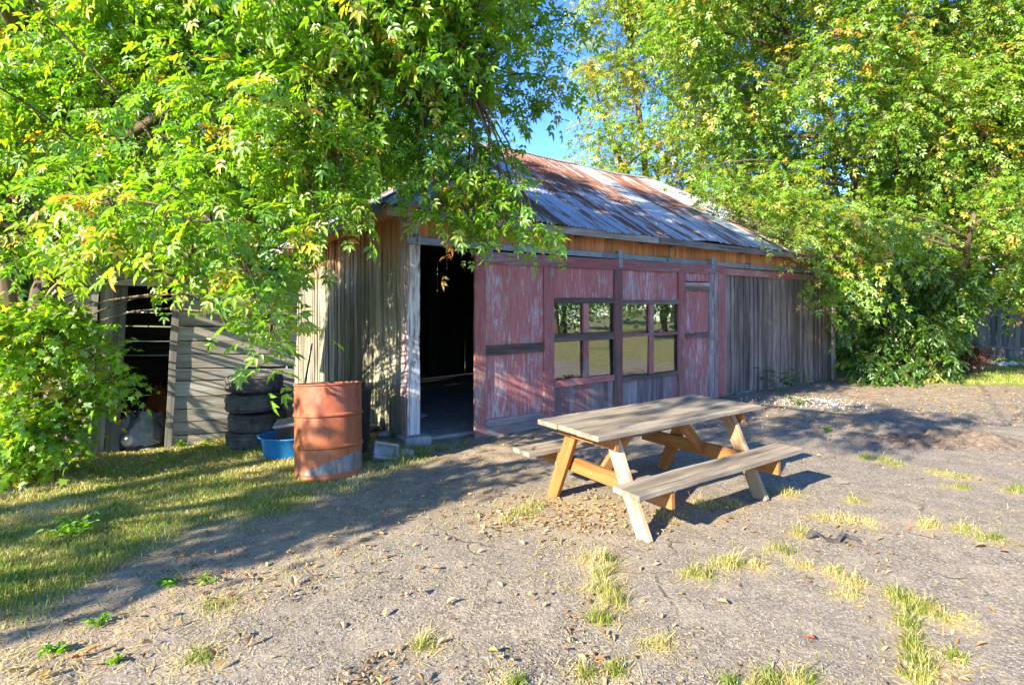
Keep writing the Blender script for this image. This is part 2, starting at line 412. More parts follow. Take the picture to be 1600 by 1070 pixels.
def ground_z(x, y, lm, dm):
    near = np.clip(1 - (np.hypot(x, y - 5) - 14) / 10, 0, 1)
    return ((vnoise(x, y, 1.9, 3) - .5) * .035 + (vnoise(x, y, .35, 4) - .5) * .014 + (vnoise(x, y, .12, 6) - .5) * .010 * (1 + dm) ) * near + lm * .012
zf = ground_z(xf, yf, lawn_m, dirt_m)
nxg, nyg = len(gx), len(gy)
ii = np.arange(nxg - 1)[None, :] + np.arange(nyg - 1)[:, None] * nxg
fc = np.stack([ii, ii + 1, ii + 1 + nxg, ii + nxg], -1).reshape(-1)
def ground_material():
    g = G('ground_surface'); co = g.n('ShaderNodeTexCoord').outputs['Object']
    lawn = g.attr('lawn', 'Fac'); dirt = g.attr('dirt', 'Fac')
    big = g.noise(co, .6, 4, .6); mid = g.noise(co, 5, 5, .65); fine = g.noise(co, 60, 4, .7)
    dco = g.n('ShaderNodeVectorMath', {'operation': 'ADD'}, _0=co, _1=g.n('ShaderNodeVectorMath', {'operation': 'SCALE'}, _0=g.n('ShaderNodeTexNoise', Vector=co, Scale=38.0, Detail=3.0).outputs['Color'], Scale=.045).outputs[0]).outputs[0]
    vor = g.n('ShaderNodeTexVoronoi', Vector=dco, Scale=72.0, Randomness=1.0); vd = vor.outputs['Distance']; vc = g.n('ShaderNodeSeparateColor', Color=vor.outputs['Color']).outputs[0]
    vor2 = g.n('ShaderNodeTexVoronoi', Vector=co, Scale=190.0)
    vc2 = g.n('ShaderNodeSeparateColor', Color=vor2.outputs['Color']).outputs[0]
    # weathered asphalt: pale stones in a grey-brown binder
    st = g.ramp(g.math('ADD', g.math('MULTIPLY', vc, .55), g.math('MULTIPLY', vc2, .45)), [(.15, (.118, .098, .075)), (.5, (.25, .212, .163)), (.85, (.44, .388, .31))])
    asp = g.mix(g.ramp(vd, [(.42, 0.0), (.75, .75)]), st, (.085, .073, .062))
    asp = g.mix(g.math('MULTIPLY', g.ramp(mid, [(.42, 0.0), (.68, 1.0)]), .55), asp, (.33, .275, .21))
    asp = g.mix(g.math('MULTIPLY', g.ramp(big, [(.38, 1.0), (.6, 0.0)]), .30), asp, (.19, .176, .168))
    cw = g.n('ShaderNodeVectorMath', {'operation': 'ADD'}, _0=co, _1=g.n('ShaderNodeVectorMath', {'operation': 'SCALE'}, _0=g.n('ShaderNodeTexNoise', Vector=co, Scale=2.5, Detail=5.0).outputs['Color'], Scale=.5).outputs[0]).outputs[0]
    ck = g.n('ShaderNodeTexVoronoi', {'feature': 'DISTANCE_TO_EDGE'}, Vector=cw, Scale=.75).outputs['Distance']
    crk = g.math('MULTIPLY', g.ramp(ck, [(.003, .8), (.010, 0.0)]), g.ramp(mid, [(.48, 0.0), (.62, 1.0)]))
    asp = g.mix(crk, asp, (.05, .042, .035))
    dr = g.ramp(g.math('ADD', g.math('MULTIPLY', mid, .5), g.math('MULTIPLY', fine, .5)), [(.34, (.13, .10, .075)), (.5, (.25, .20, .15)), (.66, (.38, .31, .235))])
    thatch = g.math('MULTIPLY', g.attr('thatch', 'Fac'), g.ramp(g.math('ADD', g.math('MULTIPLY', mid, .5), g.math('MULTIPLY', fine, .5)), [(.40, .35), (.56, 1.0)]))
    c = g.mix(dirt, asp, dr)
    c = g.mix(thatch, c, g.ramp(fine, [(.36, (.14, .105, .06)), (.52, (.34, .265, .155)), (.68, (.52, .43, .28))]))
    lw = g.ramp(g.math('ADD', g.math('MULTIPLY', mid, .6), g.math('MULTIPLY', fine, .4)), [(.36, (.10, .13, .03)), (.5, (.21, .20, .07)), (.64, (.36, .30, .15))])
    c = g.mix(lawn, c, lw)
    h = g.math('ADD', g.math('MULTIPLY', g.math('SUBTRACT', 1.0, vd), .6), g.math('MULTIPLY', fine, .5))
    h = g.math('MULTIPLY', h, g.ramp(g.noise(co, 3.1, 4, .6), [(.36, .35), (.62, 1.0)])); h = g.math('SUBTRACT', h, crk)
    return g.out(Base_Color=c, Roughness=.92, Normal=g.bump(h, .85, .008), Specular_IOR_Level=.2)
ground = fast_mesh('ground', np.stack([xf, yf, zf], 1), fc, 4, ground_material(), smooth=True)
TG = [('straw and green grass tuft in the asphalt crack in front of the picnic table', 'grass tufts in the middle crack',
       [(928, 872, 60, 22, .6), (945, 893, 55, 26, .65), (934, 915, 50, 24, .6), (952, 938, 60, 30, .55), (940, 962, 50, 30, .25), (946, 872, 26, 18, .1), (958, 920, 44, 22, .75)]),
      ('straw coloured grass tuft in the crack running right of the table', 'grass tufts in the crack right of the table',
       [(1132, 884, 50, 24, .6), (1092, 897, 48, 24, .5), (1177, 884, 40, 16, .75), (1222, 862, 44, 22, .5), (1258, 886, 40, 14, .7), (1300, 895, 40, 14, .7), (1330, 910, 52, 22, .65), (1324, 932, 44, 16, .75), (1078, 897, 36, 20, .6), (1155, 878, 40, 18, .6), (1252, 838, 34, 28, .6)]),
      ('long tuft of yellow green grass in the wide crack at the right of the drive', 'grass tufts in the wide right crack',
       [(1408, 938, 46, 26, .45), (1428, 955, 60, 30, .4), (1414, 976, 46, 28, .35), (1424, 1000, 42, 24, .55), (1430, 1018, 50, 30, .4), (1446, 1040, 54, 32, .4), (1400, 930, 40, 22, .6), (1450, 950, 40, 22, .6), (1436, 1068, 56, 34, .55), (1480, 968, 60, 12, .65)]),
      ('low clump of green and straw grass at the front edge of the drive', 'grass clumps along the front edge of the asphalt',
       [(794, 1068, 50, 26, .2), (916, 1052, 44, 24, .5), (962, 1049, 50, 30, .3), (1145, 1068, 40, 24, .2), (1215, 1068, 60, 26, .4), (1256, 1068, 60, 26, .45), (666, 1003, 54, 18, .55), (1036, 1004, 54, 16, .6), (1180, 1070, 40, 20, .7)]),
      ('small pale grass tuft standing alone on the asphalt at the far right', 'lone grass tufts at the right of the drive',
       [(1450, 824, 38, 18, .6), (1507, 832, 44, 16, .6), (1553, 846, 54, 20, .25), (1495, 1028, 48, 18, .3), (1592, 772, 40, 18, .3), (1500, 765, 40, 12, .4), (1078, 898, 36, 22, .6), (1340, 786, 34, 10, .55), (1230, 775, 50, 18, .6)]),
      ('strip of low reddish brown weeds in a crack of the drive', 'reddish weeds in the crack', [(1290, 812, 46, 13, .8), (1322, 813, 50, 13, .82), (1357, 818, 44, 11, .85)]),
      ('bright green grass strip in the crack behind the table', 'green grass in the far crack', [(1350, 716, 36, 12, .2), (1374, 721, 44, 11, .25), (1402, 729, 40, 9, .35), (1470, 743, 50, 8, .5), (1510, 748, 44, 8, .55)]),
      ('dry straw tuft among fallen leaves left of the picnic table', 'dry tufts left of the table', [(834, 790, 50, 16, .5), (818, 803, 60, 14, .6), (790, 812, 40, 10, .7), (1050, 806, 60, 14, .6), (1095, 795, 70, 16, .65), (1140, 790, 50, 14, .6), (345, 945, 70, 14, .45), (300, 1028, 70, 14, .35), (620, 720, 80, 26, .45), (660, 712, 50, 20, .3), (690, 700, 40, 16, .4)])]
def thatch_at(x, y):
    t = np.zeros(len(x))
    for _, _, items in TG:
        for (px, py, w, h, tt) in items:
            c = gp(px, py); R_ = w * c.y / F * .62
            t = np.maximum(t, np.exp(-(((x - c.x) / R_) ** 2 + ((y - c.y) / (R_ * .95)) ** 2)))
    t = np.maximum(t, .9 * np.exp(-((x - .45) ** 2 / .6 + (y - 4.35) ** 2 / .12)))
    return np.clip(t * (.35 + 1.3 * vnoise(x, y, .13, 23)), 0, 1)
thatch_m = np.zeros(len(xf)); nearm = (np.abs(xf) < 9) & (yf > 1) & (yf < 12)
thatch_m[nearm] = thatch_at(xf[nearm], yf[nearm])
for nm, arr in (('lawn', lawn_m), ('dirt', dirt_m), ('thatch', thatch_m)):
    at = ground.data.attributes.new(nm, 'FLOAT', 'POINT'); at.data.foreach_set('value', arr.astype(np.float32))
tag(ground, kind='structure')
def gz(x, y):
    a = np.array([x]); b = np.array([y]); l, d = masks(a, b); return float(ground_z(a, b, l, d)[0])

# ------------------------------------------------------------------ barn (local axes: x along the front, y inward, z up)
YAW = math.atan2(F, 1220.0)
BL, BD, WH = 10.55, 6.0, 2.78
barn = empty('barn', (-1.237, 6.57, 0), (0, 0, YAW), 'old weathered barn with faded red sliding door and rusty hipped metal roof', 'barn')
def vboards(mb, axis_, start, end, plane, z0, z1, wmin, wmax, gap, th=.024, out=-1, jit=.004, seg=4, rag=.03, batten=0.0):
    p = start
    while p < end - .02:
        w = min(random.uniform(wmin, wmax), end - p)
        zz0 = z0 + random.uniform(-rag, rag); o_ = random.uniform(0, .006) * out
        if axis_ == 'x': mb.board((p, plane + o_, zz0), (random.gauss(0, .006), 0, z1 - zz0), (w - gap, 0, 0), (0, th * out, 0), seg, jit)
        else: mb.board((plane + o_, p, zz0), (0, random.gauss(0, .006), z1 - zz0), (0, w - gap, 0), (th * out, 0, 0), seg, jit)
        if batten and random.random() < .85:
            if axis_ == 'x': mb.board((p + w - .022, plane + out * (th + .001), zz0 + .01), (0, 0, z1 - zz0 - .02), (.04, 0, 0), (0, .016 * out, 0), 3, .002)
            else: mb.board((plane + out * (th + .001), p + w - .022, zz0 + .01), (0, 0, z1 - zz0 - .02), (0, .04, 0), (.016 * out, 0, 0), 3, .002)
        p += w
# front, right of the sliding door
mb = MB(); vboards(mb, 'x', 6.0, BL, 0, .03, 2.40, .12, .22, .010, jit=.006, batten=.4); o = mb.build('wall', M['dark_boards'], barn); o['label'] = 'dark grey board wall right of the sliding door'
mb = MB(); vboards(mb, 'x', 0.0, BL, -.004, 2.40, WH, .14, .24, .004, jit=.001, seg=1, rag=0); mb.build('eave_boards', M['eave_wood'], barn)
mb = MB(); mb.board((6.1, -.045, 2.26), (BL - 6.1, 0, .0), (0, 0, .13), (0, -.025, 0), 6, .003); mb.build('header_board', M['red_frame'], barn)
# left end wall, back wall, right end wall
mb = MB(); vboards(mb, 'y', .16, BD, 0, .02, WH, .14, .22, .010, jit=.006, batten=.5); o = mb.build('wall', M['gable_wood'], barn); o['label'] = 'end wall of grey boards turning orange under the eaves'
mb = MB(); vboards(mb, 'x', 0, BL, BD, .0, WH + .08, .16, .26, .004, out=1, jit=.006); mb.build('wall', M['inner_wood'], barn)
mb = MB(); vboards(mb, 'y', 0, BD, BL, .03, WH, .14, .2, .006, out=1, batten=.6); mb.build('wall', M['grey_wood'], barn)
# corner posts
mb = MB(); mb.board((-.02, -.045, .10), (0, 0, WH - .1), (.135, 0, 0), (0, .10, 0), 10, .003); mb.build('corner_post', M['white_post'], barn)
mb = MB(); mb.board((-.05, .0, .06), (0, 0, WH - .08), (0, .15, 0), (.026, 0, 0), 8, .003); mb.board((-.026, -.05, .06), (0, 0, WH - .08), (0, .05, 0), (-.02, 0, 0), 8, .002)
mb.build('corner_board', M['pale_frame'], barn)
mb = MB(); mb.board((BL - .1, -.06, .0), (0, 0, 2.4), (.13, 0, 0), (0, .03, 0), 6, .003); mb.build('corner_board', M['grey_wood'], barn)
mb = MB(); mb.board((-.12, -.16, -.05), (.34, 0, 0), (0, .30, 0), (0, 0, .14)); mb.build('footing', M['concrete'], barn, bevel=.02)
mb = MB(); mb.board((.05, .02, -.06), (BL - .1, 0, 0), (0, BD - .05, 0), (0, 0, .09)); mb.build('floor_slab', M['concrete'], barn)
# inner frame seen through the doorway
mb = MB()
for u in (1.4, 3.1, 4.9, 6.6, 8.4): mb.board((u, BD - .16, .03), (0, 0, WH), (.12, 0, 0), (0, .12, 0), 1)
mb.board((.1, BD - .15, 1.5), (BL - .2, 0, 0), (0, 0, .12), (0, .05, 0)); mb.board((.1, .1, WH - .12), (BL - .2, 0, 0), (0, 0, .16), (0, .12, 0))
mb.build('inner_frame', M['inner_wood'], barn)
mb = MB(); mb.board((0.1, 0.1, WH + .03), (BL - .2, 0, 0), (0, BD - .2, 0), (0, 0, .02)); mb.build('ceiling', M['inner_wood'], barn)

# hipped roof of corrugated sheets
EO, EZ, RZ = .36, 2.775, 4.88            # overhang, eave height, ridge height
EX0, EX1, EY0, EY1 = -.46, BL + .40, -EO, BD + EO
RY = BD / 2; RX0, RX1 = RY - .1, BL - RY + .1
def sag(x, y, t): return -.05 * math.sin(math.pi * min(max((x - EX0) / (EX1 - EX0), 0), 1)) * t + .02 * math.sin(x * 1.3 + y) - .012 * math.sin(x * 3.1)
roof = MB()
def roof_plane(e0, e1, r0, r1, nrm_out):
    """corrugated plane: e0->e1 along the eave, r0->r1 the ridge ends (may coincide)"""
    e0, e1, r0, r1 = map(Vector, (e0, e1, r0, r1))
    du = (e1 - e0).normalized(); L = (e1 - e0).length
    mid = (r0 + r1) / 2; up = (mid - e0) - du * (mid - e0).dot(du); H = up.length; up.normalize()
    a0, a1 = (r0 - e0).dot(du), (r1 - e0).dot(du)
    nr = du.cross(up)
    if nr.z < 0: nr = -nr
    pitch = .076; per = 4; n = int(L / pitch) * per
    rows = 9; off = random.uniform(0, 30)
    rag = [0.0]
    cols = []
    for i in range(n + 1):
        w = L * i / n
        top = H * min(1.0, w / a0 if a0 > 1e-6 else 1.0, (L - w) / (L - a1) if L - a1 > 1e-6 else 1.0)
        sheet = int(w / .68)
        random.seed(sheet * 7 + int(off)); lo = random.uniform(-.05, .03); sr = random.random(); split = random.uniform(.42, .58)
        wob = .013 * math.sin(2 * math.pi * i / per)
        col = []
        hs = [lo + (H * split - lo) * k / 4 for k in range(5)] + [H * split - .10 + (H - H * split + .10) * k / 4 for k in range(5)]
        for k, h in enumerate(hs):
            hh = min(h, max(top, 0)); lift = .016 if k >= 5 else 0.0
            p = e0 + du * w + up * hh
            p = p + nr * (wob + lift) + Vector((0, 0, sag(p.x, p.y, hh / H)))
            col.append((p, Vector((hh + off, w + off, 0)), top))
        cols.append((col, sheet, sr))
    random.seed(99)
    for i in range(n):
        (ca, s1, r1_), (cb, s2, _) = cols[i], cols[i + 1]
        for k in range(9):
            if k == 4: continue
            q = [ca[k], cb[k], cb[k + 1], ca[k + 1]]
            if (q[0][0] - q[3][0]).length < 1e-4 and (q[1][0] - q[2][0]).length < 1e-4: continue
            b = len(roof.v); roof.v.extend([x[0] for x in q])
            rr = (r1_ + (.35 if k > 4 else 0)) % 1.0
            pts = [x[0] for x in q]; fn = (pts[1] - pts[0]).cross(pts[3] - pts[0])
            idx = [0, 1, 2, 3]
            roof.face([b + j for j in idx], [q[j][1] + Vector((3 if k > 4 else 0, 0, 0)) for j in idx], rr)
A = (EX0, EY0, EZ); Bc = (EX1, EY0, EZ); Cc = (EX1, EY1, EZ); D = (EX0, EY1, EZ); R0 = (RX0, RY, RZ); R1 = (RX1, RY, RZ)
roof_plane(A, Bc, R0, R1, 0); roof_plane(Cc, D, R1, R0, 0); roof_plane(D, A, R0, R0, 0); roof_plane(Bc, Cc, R1, R1, 0)
roof_o = roof.build('roof', M['roof'], barn)
sm = roof_o.modifiers.new('sheet', 'SOLIDIFY'); sm.thickness = .004; sm.offset = 0
mb = MB()
def cap(p, q, w=.15):
    p, q = Vector(p), Vector(q); pts = []
    for i in range(9):
        t = i / 8; x = p.lerp(q, t); hgt = (x.z - EZ) / (RZ - EZ); pts.append(x + Vector((0, 0, sag(x.x, x.y, hgt) + .028)))
    d = (q - p).normalized(); side = d.cross(Vector((0, 0, 1))).normalized()
    for a, b in zip(pts[:-1], pts[1:]):
        for sgn in (-1, 1):
            mb.board(a, b - a, side * sgn * w + Vector((0, 0, -w * .52)), Vector((0, 0, .006)), 1, 0, .5)
cap(R0, R1); cap(A, R0, .12); cap(Bc, R1, .12); cap(D, R0, .12); cap(Cc, R1, .12)
mb.build('ridge_cap', M['roof'], roof_o)
mb = MB(); mb.board((EX0 + .03, EY0 + .03, EZ - .115), (4.72, 0, .0), (0, 0, .10), (0, -.026, 0), 8, .004)
mb.board((4.1, EY0 + .0, EZ - .125), (EX1 - 4.12, 0, .0), (0, 0, .10), (0, -.028, 0), 8, .004)
mb.board((EX0 + .004, EY0 + .03, EZ - .115), (0, BD + .6, 0), (0, 0, .11), (-.026, 0, 0), 8, .004)
mb.build('fascia', M['grey_wood'], roof_o)
mb = MB(); mb.board((EX0 + .03, EY0 + .035, EZ - .03), (EX1 - EX0 - .06, 0, 0), (0, EO - .045, 0), (0, 0, .02), 1); mb.board((EX0 + .03, .0, EZ - .03), (0, BD, 0), (.40, 0, 0), (0, 0, .02), 1)
mb.build('soffit', M['eave_wood'], roof_o)
for k in range(16):
    mb = MB(); mb.board((-.2 + k * .7, EY0 + .04, EZ - .10), (0, EO - .07, 0), (.05, 0, 0), (0, 0, .068)); mb.build('rafter_tail', M['grey_wood'], roof_o)
# sliding-door track
mb = MB(); mb.board((-.08, -.115, 2.395), (10.2, 0, .015), (0, 0, .075), (0, .055, 0), 12, .004)
mb.board((-.08, -.135, 2.392), (10.2, 0, .015), (0, 0, .016), (0, .09, 0), 12, .002)
tr = mb.build('door_track', M['steel'], barn)
for u in (.05, 1.15, 2.3, 3.45, 4.6, 5.8, 7.0, 8.2, 9.4):
    mb = MB(); mb.board((u, -.122, 2.385), (0, 0, .13), (.035, 0, 0), (0, -.012, 0)); mb.blob((u + .018, -.14, 2.50), .012, .012, .012, amp=0); mb.board((u, -.12, 2.50), (0, .095, 0), (.035, 0, 0), (0, 0, .012))
    mb.build('bracket', M['steel'], tr)

# sliding door, hanging a hand's width in front of the wall
door = MB(); DV = -.165
def dz(u): return (u - .8) * .012                                       # the door has dropped on its left side
def piece(mb_, u0, u1, z0, z1, v=0.0, th=.035, horiz=False, seg=5, jit=.0015):
    z = dz((u0 + u1) / 2)
    if horiz: mb_.board((u0, DV + v, z0 + dz(u0)), (u1 - u0, 0, dz(u1) - dz(u0)), (0, 0, z1 - z0), (0, -th, 0), seg, jit)
    else: mb_.board((u0, DV + v, z0 + z), (0, 0, z1 - z0), (u1 - u0, 0, 0), (0, -th, 0), seg, jit)
DB, DT = -.015, 2.345
sd = MB()
def panel(u0, u1, z0, z1, mat):
    w = u0
    mb = MB()
    while w < u1 - .01:
        ww = min(random.uniform(.28, .42), u1 - w)
        if u1 - w - ww < .08: ww = u1 - w
        piece(mb, w, w + ww - .002, z0, z1, 0, .022, jit=.0006); w += ww
    return mb
door_o = panel(.94, 1.92, DB + .18, DT - .1, None).build('sliding_door', M['red_panel'], barn)
for (u0, u1, z0, z1, m) in ((2.06, 3.26, 1.72, DT - .1, 'red_panel'), (3.42, 4.8, 1.72, DT - .1, 'red_panel'), (2.06, 3.26, DB, .53, 'low_panel'),
                            (3.42, 4.8, DB, .50, 'low_panel'), (4.9, 5.62, DB, 2.0, 'red_panel'), (4.9, 5.62, 2.05, DT - .1, 'red_panel')):
    panel(u0, u1, z0, z1, None).build('door_panel', M[m], door_o)
mb = MB(); piece(mb, .79, 6.08, DT - .155, DT, -.02, .04, True, 14, .003); mb.build('top_rail', M['red_frame'], door_o)
for (u0, u1, z0, m) in ((.79, .95, DB, 'red_frame'), (1.90, 2.075, DB, 'red_frame'), (3.25, 3.43, DB, 'center'), (4.76, 4.92, DB, 'red_frame'), (5.60, 5.73, DB, 'pale_frame'), (5.745, 5.85, DB, 'pale_frame'), (5.86, 6.08, DB, 'red_frame')):
    mb = MB(); piece(mb, u0, u1, z0, DT - .157, -.02, .034, False, 8, .002); mb.build('stile', M[m], door_o)
for (u0, u1, z0, z1, m) in ((.955, 1.895, 1.02, 1.145, 'bare_dark'), (.955, 1.895, DB, .20, 'low_panel'), (2.08, 3.245, 1.68, 1.76, 'bare_dark'), (3.435, 4.755, 1.66, 1.73, 'bare_dark'),
                            (2.08, 3.245, 1.14, 1.255, 'bare_dark'), (3.435, 4.755, 1.155, 1.205, 'red_frame'), (2.08, 3.245, .51, .60, 'red_frame'), (3.435, 4.755, .47, .545, 'bare_dark'),
                            (4.925, 5.595, 1.96, 2.03, 'pale_frame'), (4.925, 5.595, 1.885, 1.955, 'bare_dark'), (4.925, 5.595, 1.07, 1.16, 'bare_dark')):
    mb = MB(); piece(mb, u0, u1, z0, z1, -.021, .036, True, 5, .002); mb.build('rail', M[m], door_o)
for (u0, u1, z0, z1, m) in ((2.635, 2.73, .60, 1.14, 'red_frame'), (2.635, 2.73, 1.255, 1.68, 'red_frame'), (4.05, 4.15, .545, 1.155, 'red_frame'), (4.05, 4.15, 1.205, 1.66, 'red_frame')):
    mb = MB(); piece(mb, u0, u1, z0, z1, -.012, .034, False, 4, .001); mb.build('mullion', M[m], door_o)
for (u0, u1, z0, z1) in ((2.08, 2.635, .60, 1.14), (2.73, 3.245, .60, 1.14), (2.08, 2.635, 1.255, 1.68), (2.73, 3.245, 1.255, 1.68),
                         (3.435, 4.05, .545, 1.155), (4.15, 4.755, .545, 1.155), (3.435, 4.05, 1.205, 1.66), (4.15, 4.755, 1.205, 1.66)):
    mb = MB(); z = dz(u0); mb.board((u0 - .01, DV - .004, z0 - .01 + z), (u1 - u0 + .02, random.gauss(0, .004), 0), (0, random.gauss(0, .003), z1 - z0 + .02), (0, -.004, 0)); mb.build('window_pane', M['glass'], door_o)
for u in (.98, 3.34, 5.66):
    mb = MB(); mb.board((u, DV - .062, DT - .12 + dz(u)), (0, .02, .27), (.075, 0, 0), (0, -.008, 0)); mb.blob((u + .037, DV - .075, DT - .04), .014, .01, .014, amp=0); mb.blob((u + .037, DV - .075, DT + .05), .014, .01, .014, amp=0)
    mb.build('hanger_strap', M['steel'], door_o)
mb = MB(); mb.board((5.63, DV - .056, 1.07), (0, 0, .12), (.03, 0, 0), (0, -.012, 0)); mb.tube([(5.66, DV - .06, 1.09), (5.66, DV - .10, 1.10), (5.66, DV - .10, 1.17), (5.66, DV - .06, 1.18)], [.008] * 4, 6); mb.build('door_latch', M['steel'], door_o)

# things in and on the barn
def bw(u, v, z): return Matrix.Translation((-1.237, 6.57, 0)) @ Matrix.Rotation(YAW, 4, 'Z') @ Vector((u, v, z))
mb = MB(); pts = []
for k in range(25):
    a = 2 * math.pi * k / 24; pts.append(Vector((.085 * math.sin(a), 0, .14 * math.cos(a) + .012 * math.sin(3 * a))))
mb.tube(pts, [.011] * 25, 6, cap=False)
o = mb.build('rope_loop', M['rope'], smooth=True); o.location = bw(4.82, -.06, 2.59); o.rotation_euler = (0, 0, YAW); tag(o, 'straw coloured loop of rope hung on the orange boards above the track', 'rope')
mb = MB()
mb.board((-.2, -.16, 0), (.4, 0, 0), (0, .32, 0), (0, 0, .02), 4, .004); mb.board((-.16, -.12, .022), (.36, .05, 0), (-.04, .24, 0), (0, 0, .012), 4, .003)
o = mb.build('paper_stack', M['blue_paper']); o.location = bw(.62, 1.35, .04); o.rotation_euler = (0, 0, .5); tag(o, 'pale blue papers lying on the dark barn floor inside the doorway', 'papers')
mb = MB(); mb.board((-.3, -.2, 0), (.6, 0, 0), (0, .4, 0), (0, 0, .30), 2, .004); o = mb.build('wooden_crate', M['inner_wood']); o.location = bw(.55, 3.3, .035); o.rotation_euler = (0, 0, .3); tag(o, 'dark wooden crate standing deep inside the barn doorway', 'crate')
mb = MB(); mb.blob((0, 0, .05), .11, .08, .06, amp=.2, sub=2); o = mb.build('rag', M['white_plastic'], smooth=True); o.location = bw(.72, 3.28, .335); tag(o, 'small white rag lying on the crate inside the barn', 'rag')

# ------------------------------------------------------------------ shed on the left, leaning to the right
SH = Vector((-3.98, 6.33, 0))
shed = empty('shed', SH, (0, R(2.6), YAW), 'small leaning shed of grey horizontal planks with an open doorway', 'shed')
shed.rotation_mode = 'XYZ'
def hboards(mb, u0, u1, v, z0, z1, w, gap, th=.024, out=-1, jit=.002):
    z = z0
    while z < z1 - .02:
        ww = min(w * random.uniform(.85, 1.12), z1 - z)
        mb.board((u0 + random.uniform(-.01, .01), v + random.uniform(0, .006) * out, z), (u1 - u0, 0, random.gauss(0, .006)), (0, 0, ww - gap), (0, th * out, 0), 6, jit)
        z += ww
mb = MB(); hboards(mb, .0, 1.34, 0, .0, 2.05, .165, .011, jit=.003); hboards(mb, -1.02, -.75, 0, 0, 2.02, .16, .011, jit=.003); hboards(mb, -1.02, 1.34, -.002, 2.055, 2.16, .17, .006)
mb.build('wall', M['shed_wood'], shed)
mb = MB(); mb.board((-.8, -.03, 1.85), (.84, 0, .02), (0, 0, .17), (0, -.03, 0), 4, .003); mb.build('header_board', M['shed_wood'], shed)
mb = MB(); mb.board((-.055, -.028, -.02), (.0, 0, 1.88), (.07, 0, 0), (0, -.03, 0), 6, .003); mb.board((-.80, -.028, -.02), (0, 0, 1.88), (.065, 0, 0), (0, -.03, 0), 6, .003); mb.build('door_jamb', M['grey_wood'], shed)
mb = MB(); vboards(mb, 'x', -.735, -.47, .02, 0, 1.86, .1, .15, .006, jit=.002); mb.build('door', M['grey_wood'], shed)['label'] = 'narrow leaf of dark vertical boards at the side of the doorway'
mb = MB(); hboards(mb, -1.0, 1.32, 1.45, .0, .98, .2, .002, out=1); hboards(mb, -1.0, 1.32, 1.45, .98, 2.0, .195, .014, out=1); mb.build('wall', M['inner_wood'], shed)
mb = MB()
for u in (-1.02, 1.31): mb.board((u, 0, 0), (0, 1.47, 0), (0, 0, 2.05), (.026, 0, 0), 6, .002)
mb.build('wall', M['grey_wood'], shed)
mb = MB()
for k in range(9): mb.board((-1.2 + k * .3, -.18, 2.175), (0, 1.85, -.08), (.298, 0, 0), (0, 0, .02), 5, .004)
mb.build('roof', M['grey_wood'], shed)
def sw(u, v, z=0): return SH + Matrix.Rotation(YAW, 3, 'Z') @ Vector((u, v, z))

def heap(name, mat, label, cat, loc, sx, sy, h, rot=0, n=44, seed=1, spike=.5, thick=.004):
    """a crumpled sheet: a height field with folds"""
    rs = np.random.default_rng(seed); xs = np.linspace(-1, 1, n); X, Y = np.meshgrid(xs, xs); x, y = X.ravel(), Y.ravel()
    r = np.clip(1 - np.maximum(abs(x), abs(y)) ** 3, 0, 1)
    z = h * r * (.35 + .65 * vnoise(x * 3 + 9, y * 3, 1.1, seed)) + spike * h * .5 * np.abs(vnoise(x * 5, y * 5 + 4, .8, seed + 3) - .5) * r
    rd = lambda q, k: 1 - np.abs(2 * q - 1)
    z = z * .75 + h * r * (.34 * rd(vnoise(x * 2.2 + y * 1.1, y * 2.4, .55, seed + 11), 0) + .22 * rd(vnoise(x * 4 - y * 2, y * 5, .6, seed + 13), 0)) - .22 * h
    x = x * sx * (1 + .15 * (vnoise(y, x, .5, seed + 5) - .5)); y = y * sy * (1 + .3 * (vnoise(x, y, .4, seed + 7) - .5))
    i = np.arange(n - 1)[None] + np.arange(n - 1)[:, None] * n
    o = fast_mesh(name, np.stack([x, y, z], 1), np.stack([i, i + 1, i + 1 + n, i + n], -1).reshape(-1), 4, mat, smooth=False)
    m = o.modifiers.new('sheet', 'SOLIDIFY'); m.thickness = thick
    o.location = loc; o.rotation_euler = (0, 0, rot); return tag(o, label, cat)
heap('plastic_sheet', M['tarp'], 'crumpled grey plastic sheet on the floor of the shed doorway', 'sheet', sw(-.28, .55, .02), .30, .42, .42, .4, seed=3)
heap('cloth_bag', M['orange_cloth'], 'orange brown cloth bag heaped behind the grey plastic sheet', 'bag', sw(-.0, 1.05, .02), .30, .32, .62, -.3, seed=5)
heap('dirt_heap', M['soil'], 'low heap of dark soil and rubbish on the shed floor', 'soil', sw(-.2, .75, .0), .52, .7, .16, 0, seed=8, thick=.02)
mb = MB(); mb.tube([(0, 0, 0), (.24, .26, .12), (.5, .5, .22)], [.014, .015, .013], 7); o = mb.build('stick', M['tan_wood'], smooth=True); o.location = sw(-.10, .10, .06); o.rotation_euler = (0, 0, 2.2); tag(o, 'tan wooden stick poking out of the shed doorway', 'stick')
mb = MB(); mb.lathe([(0, 0), (.055, 0), (.062, .02), (.062, .10), (.05, .13), (.02, .15), (.02, .175), (0, .175)], 20); o = mb.build('white_jug', M['white_plastic'], smooth=True); o.location = sw(-.41, .16, .10); o.rotation_euler = (R(70), 0, .6); tag(o, 'small white plastic jug lying in the shed doorway', 'jug')

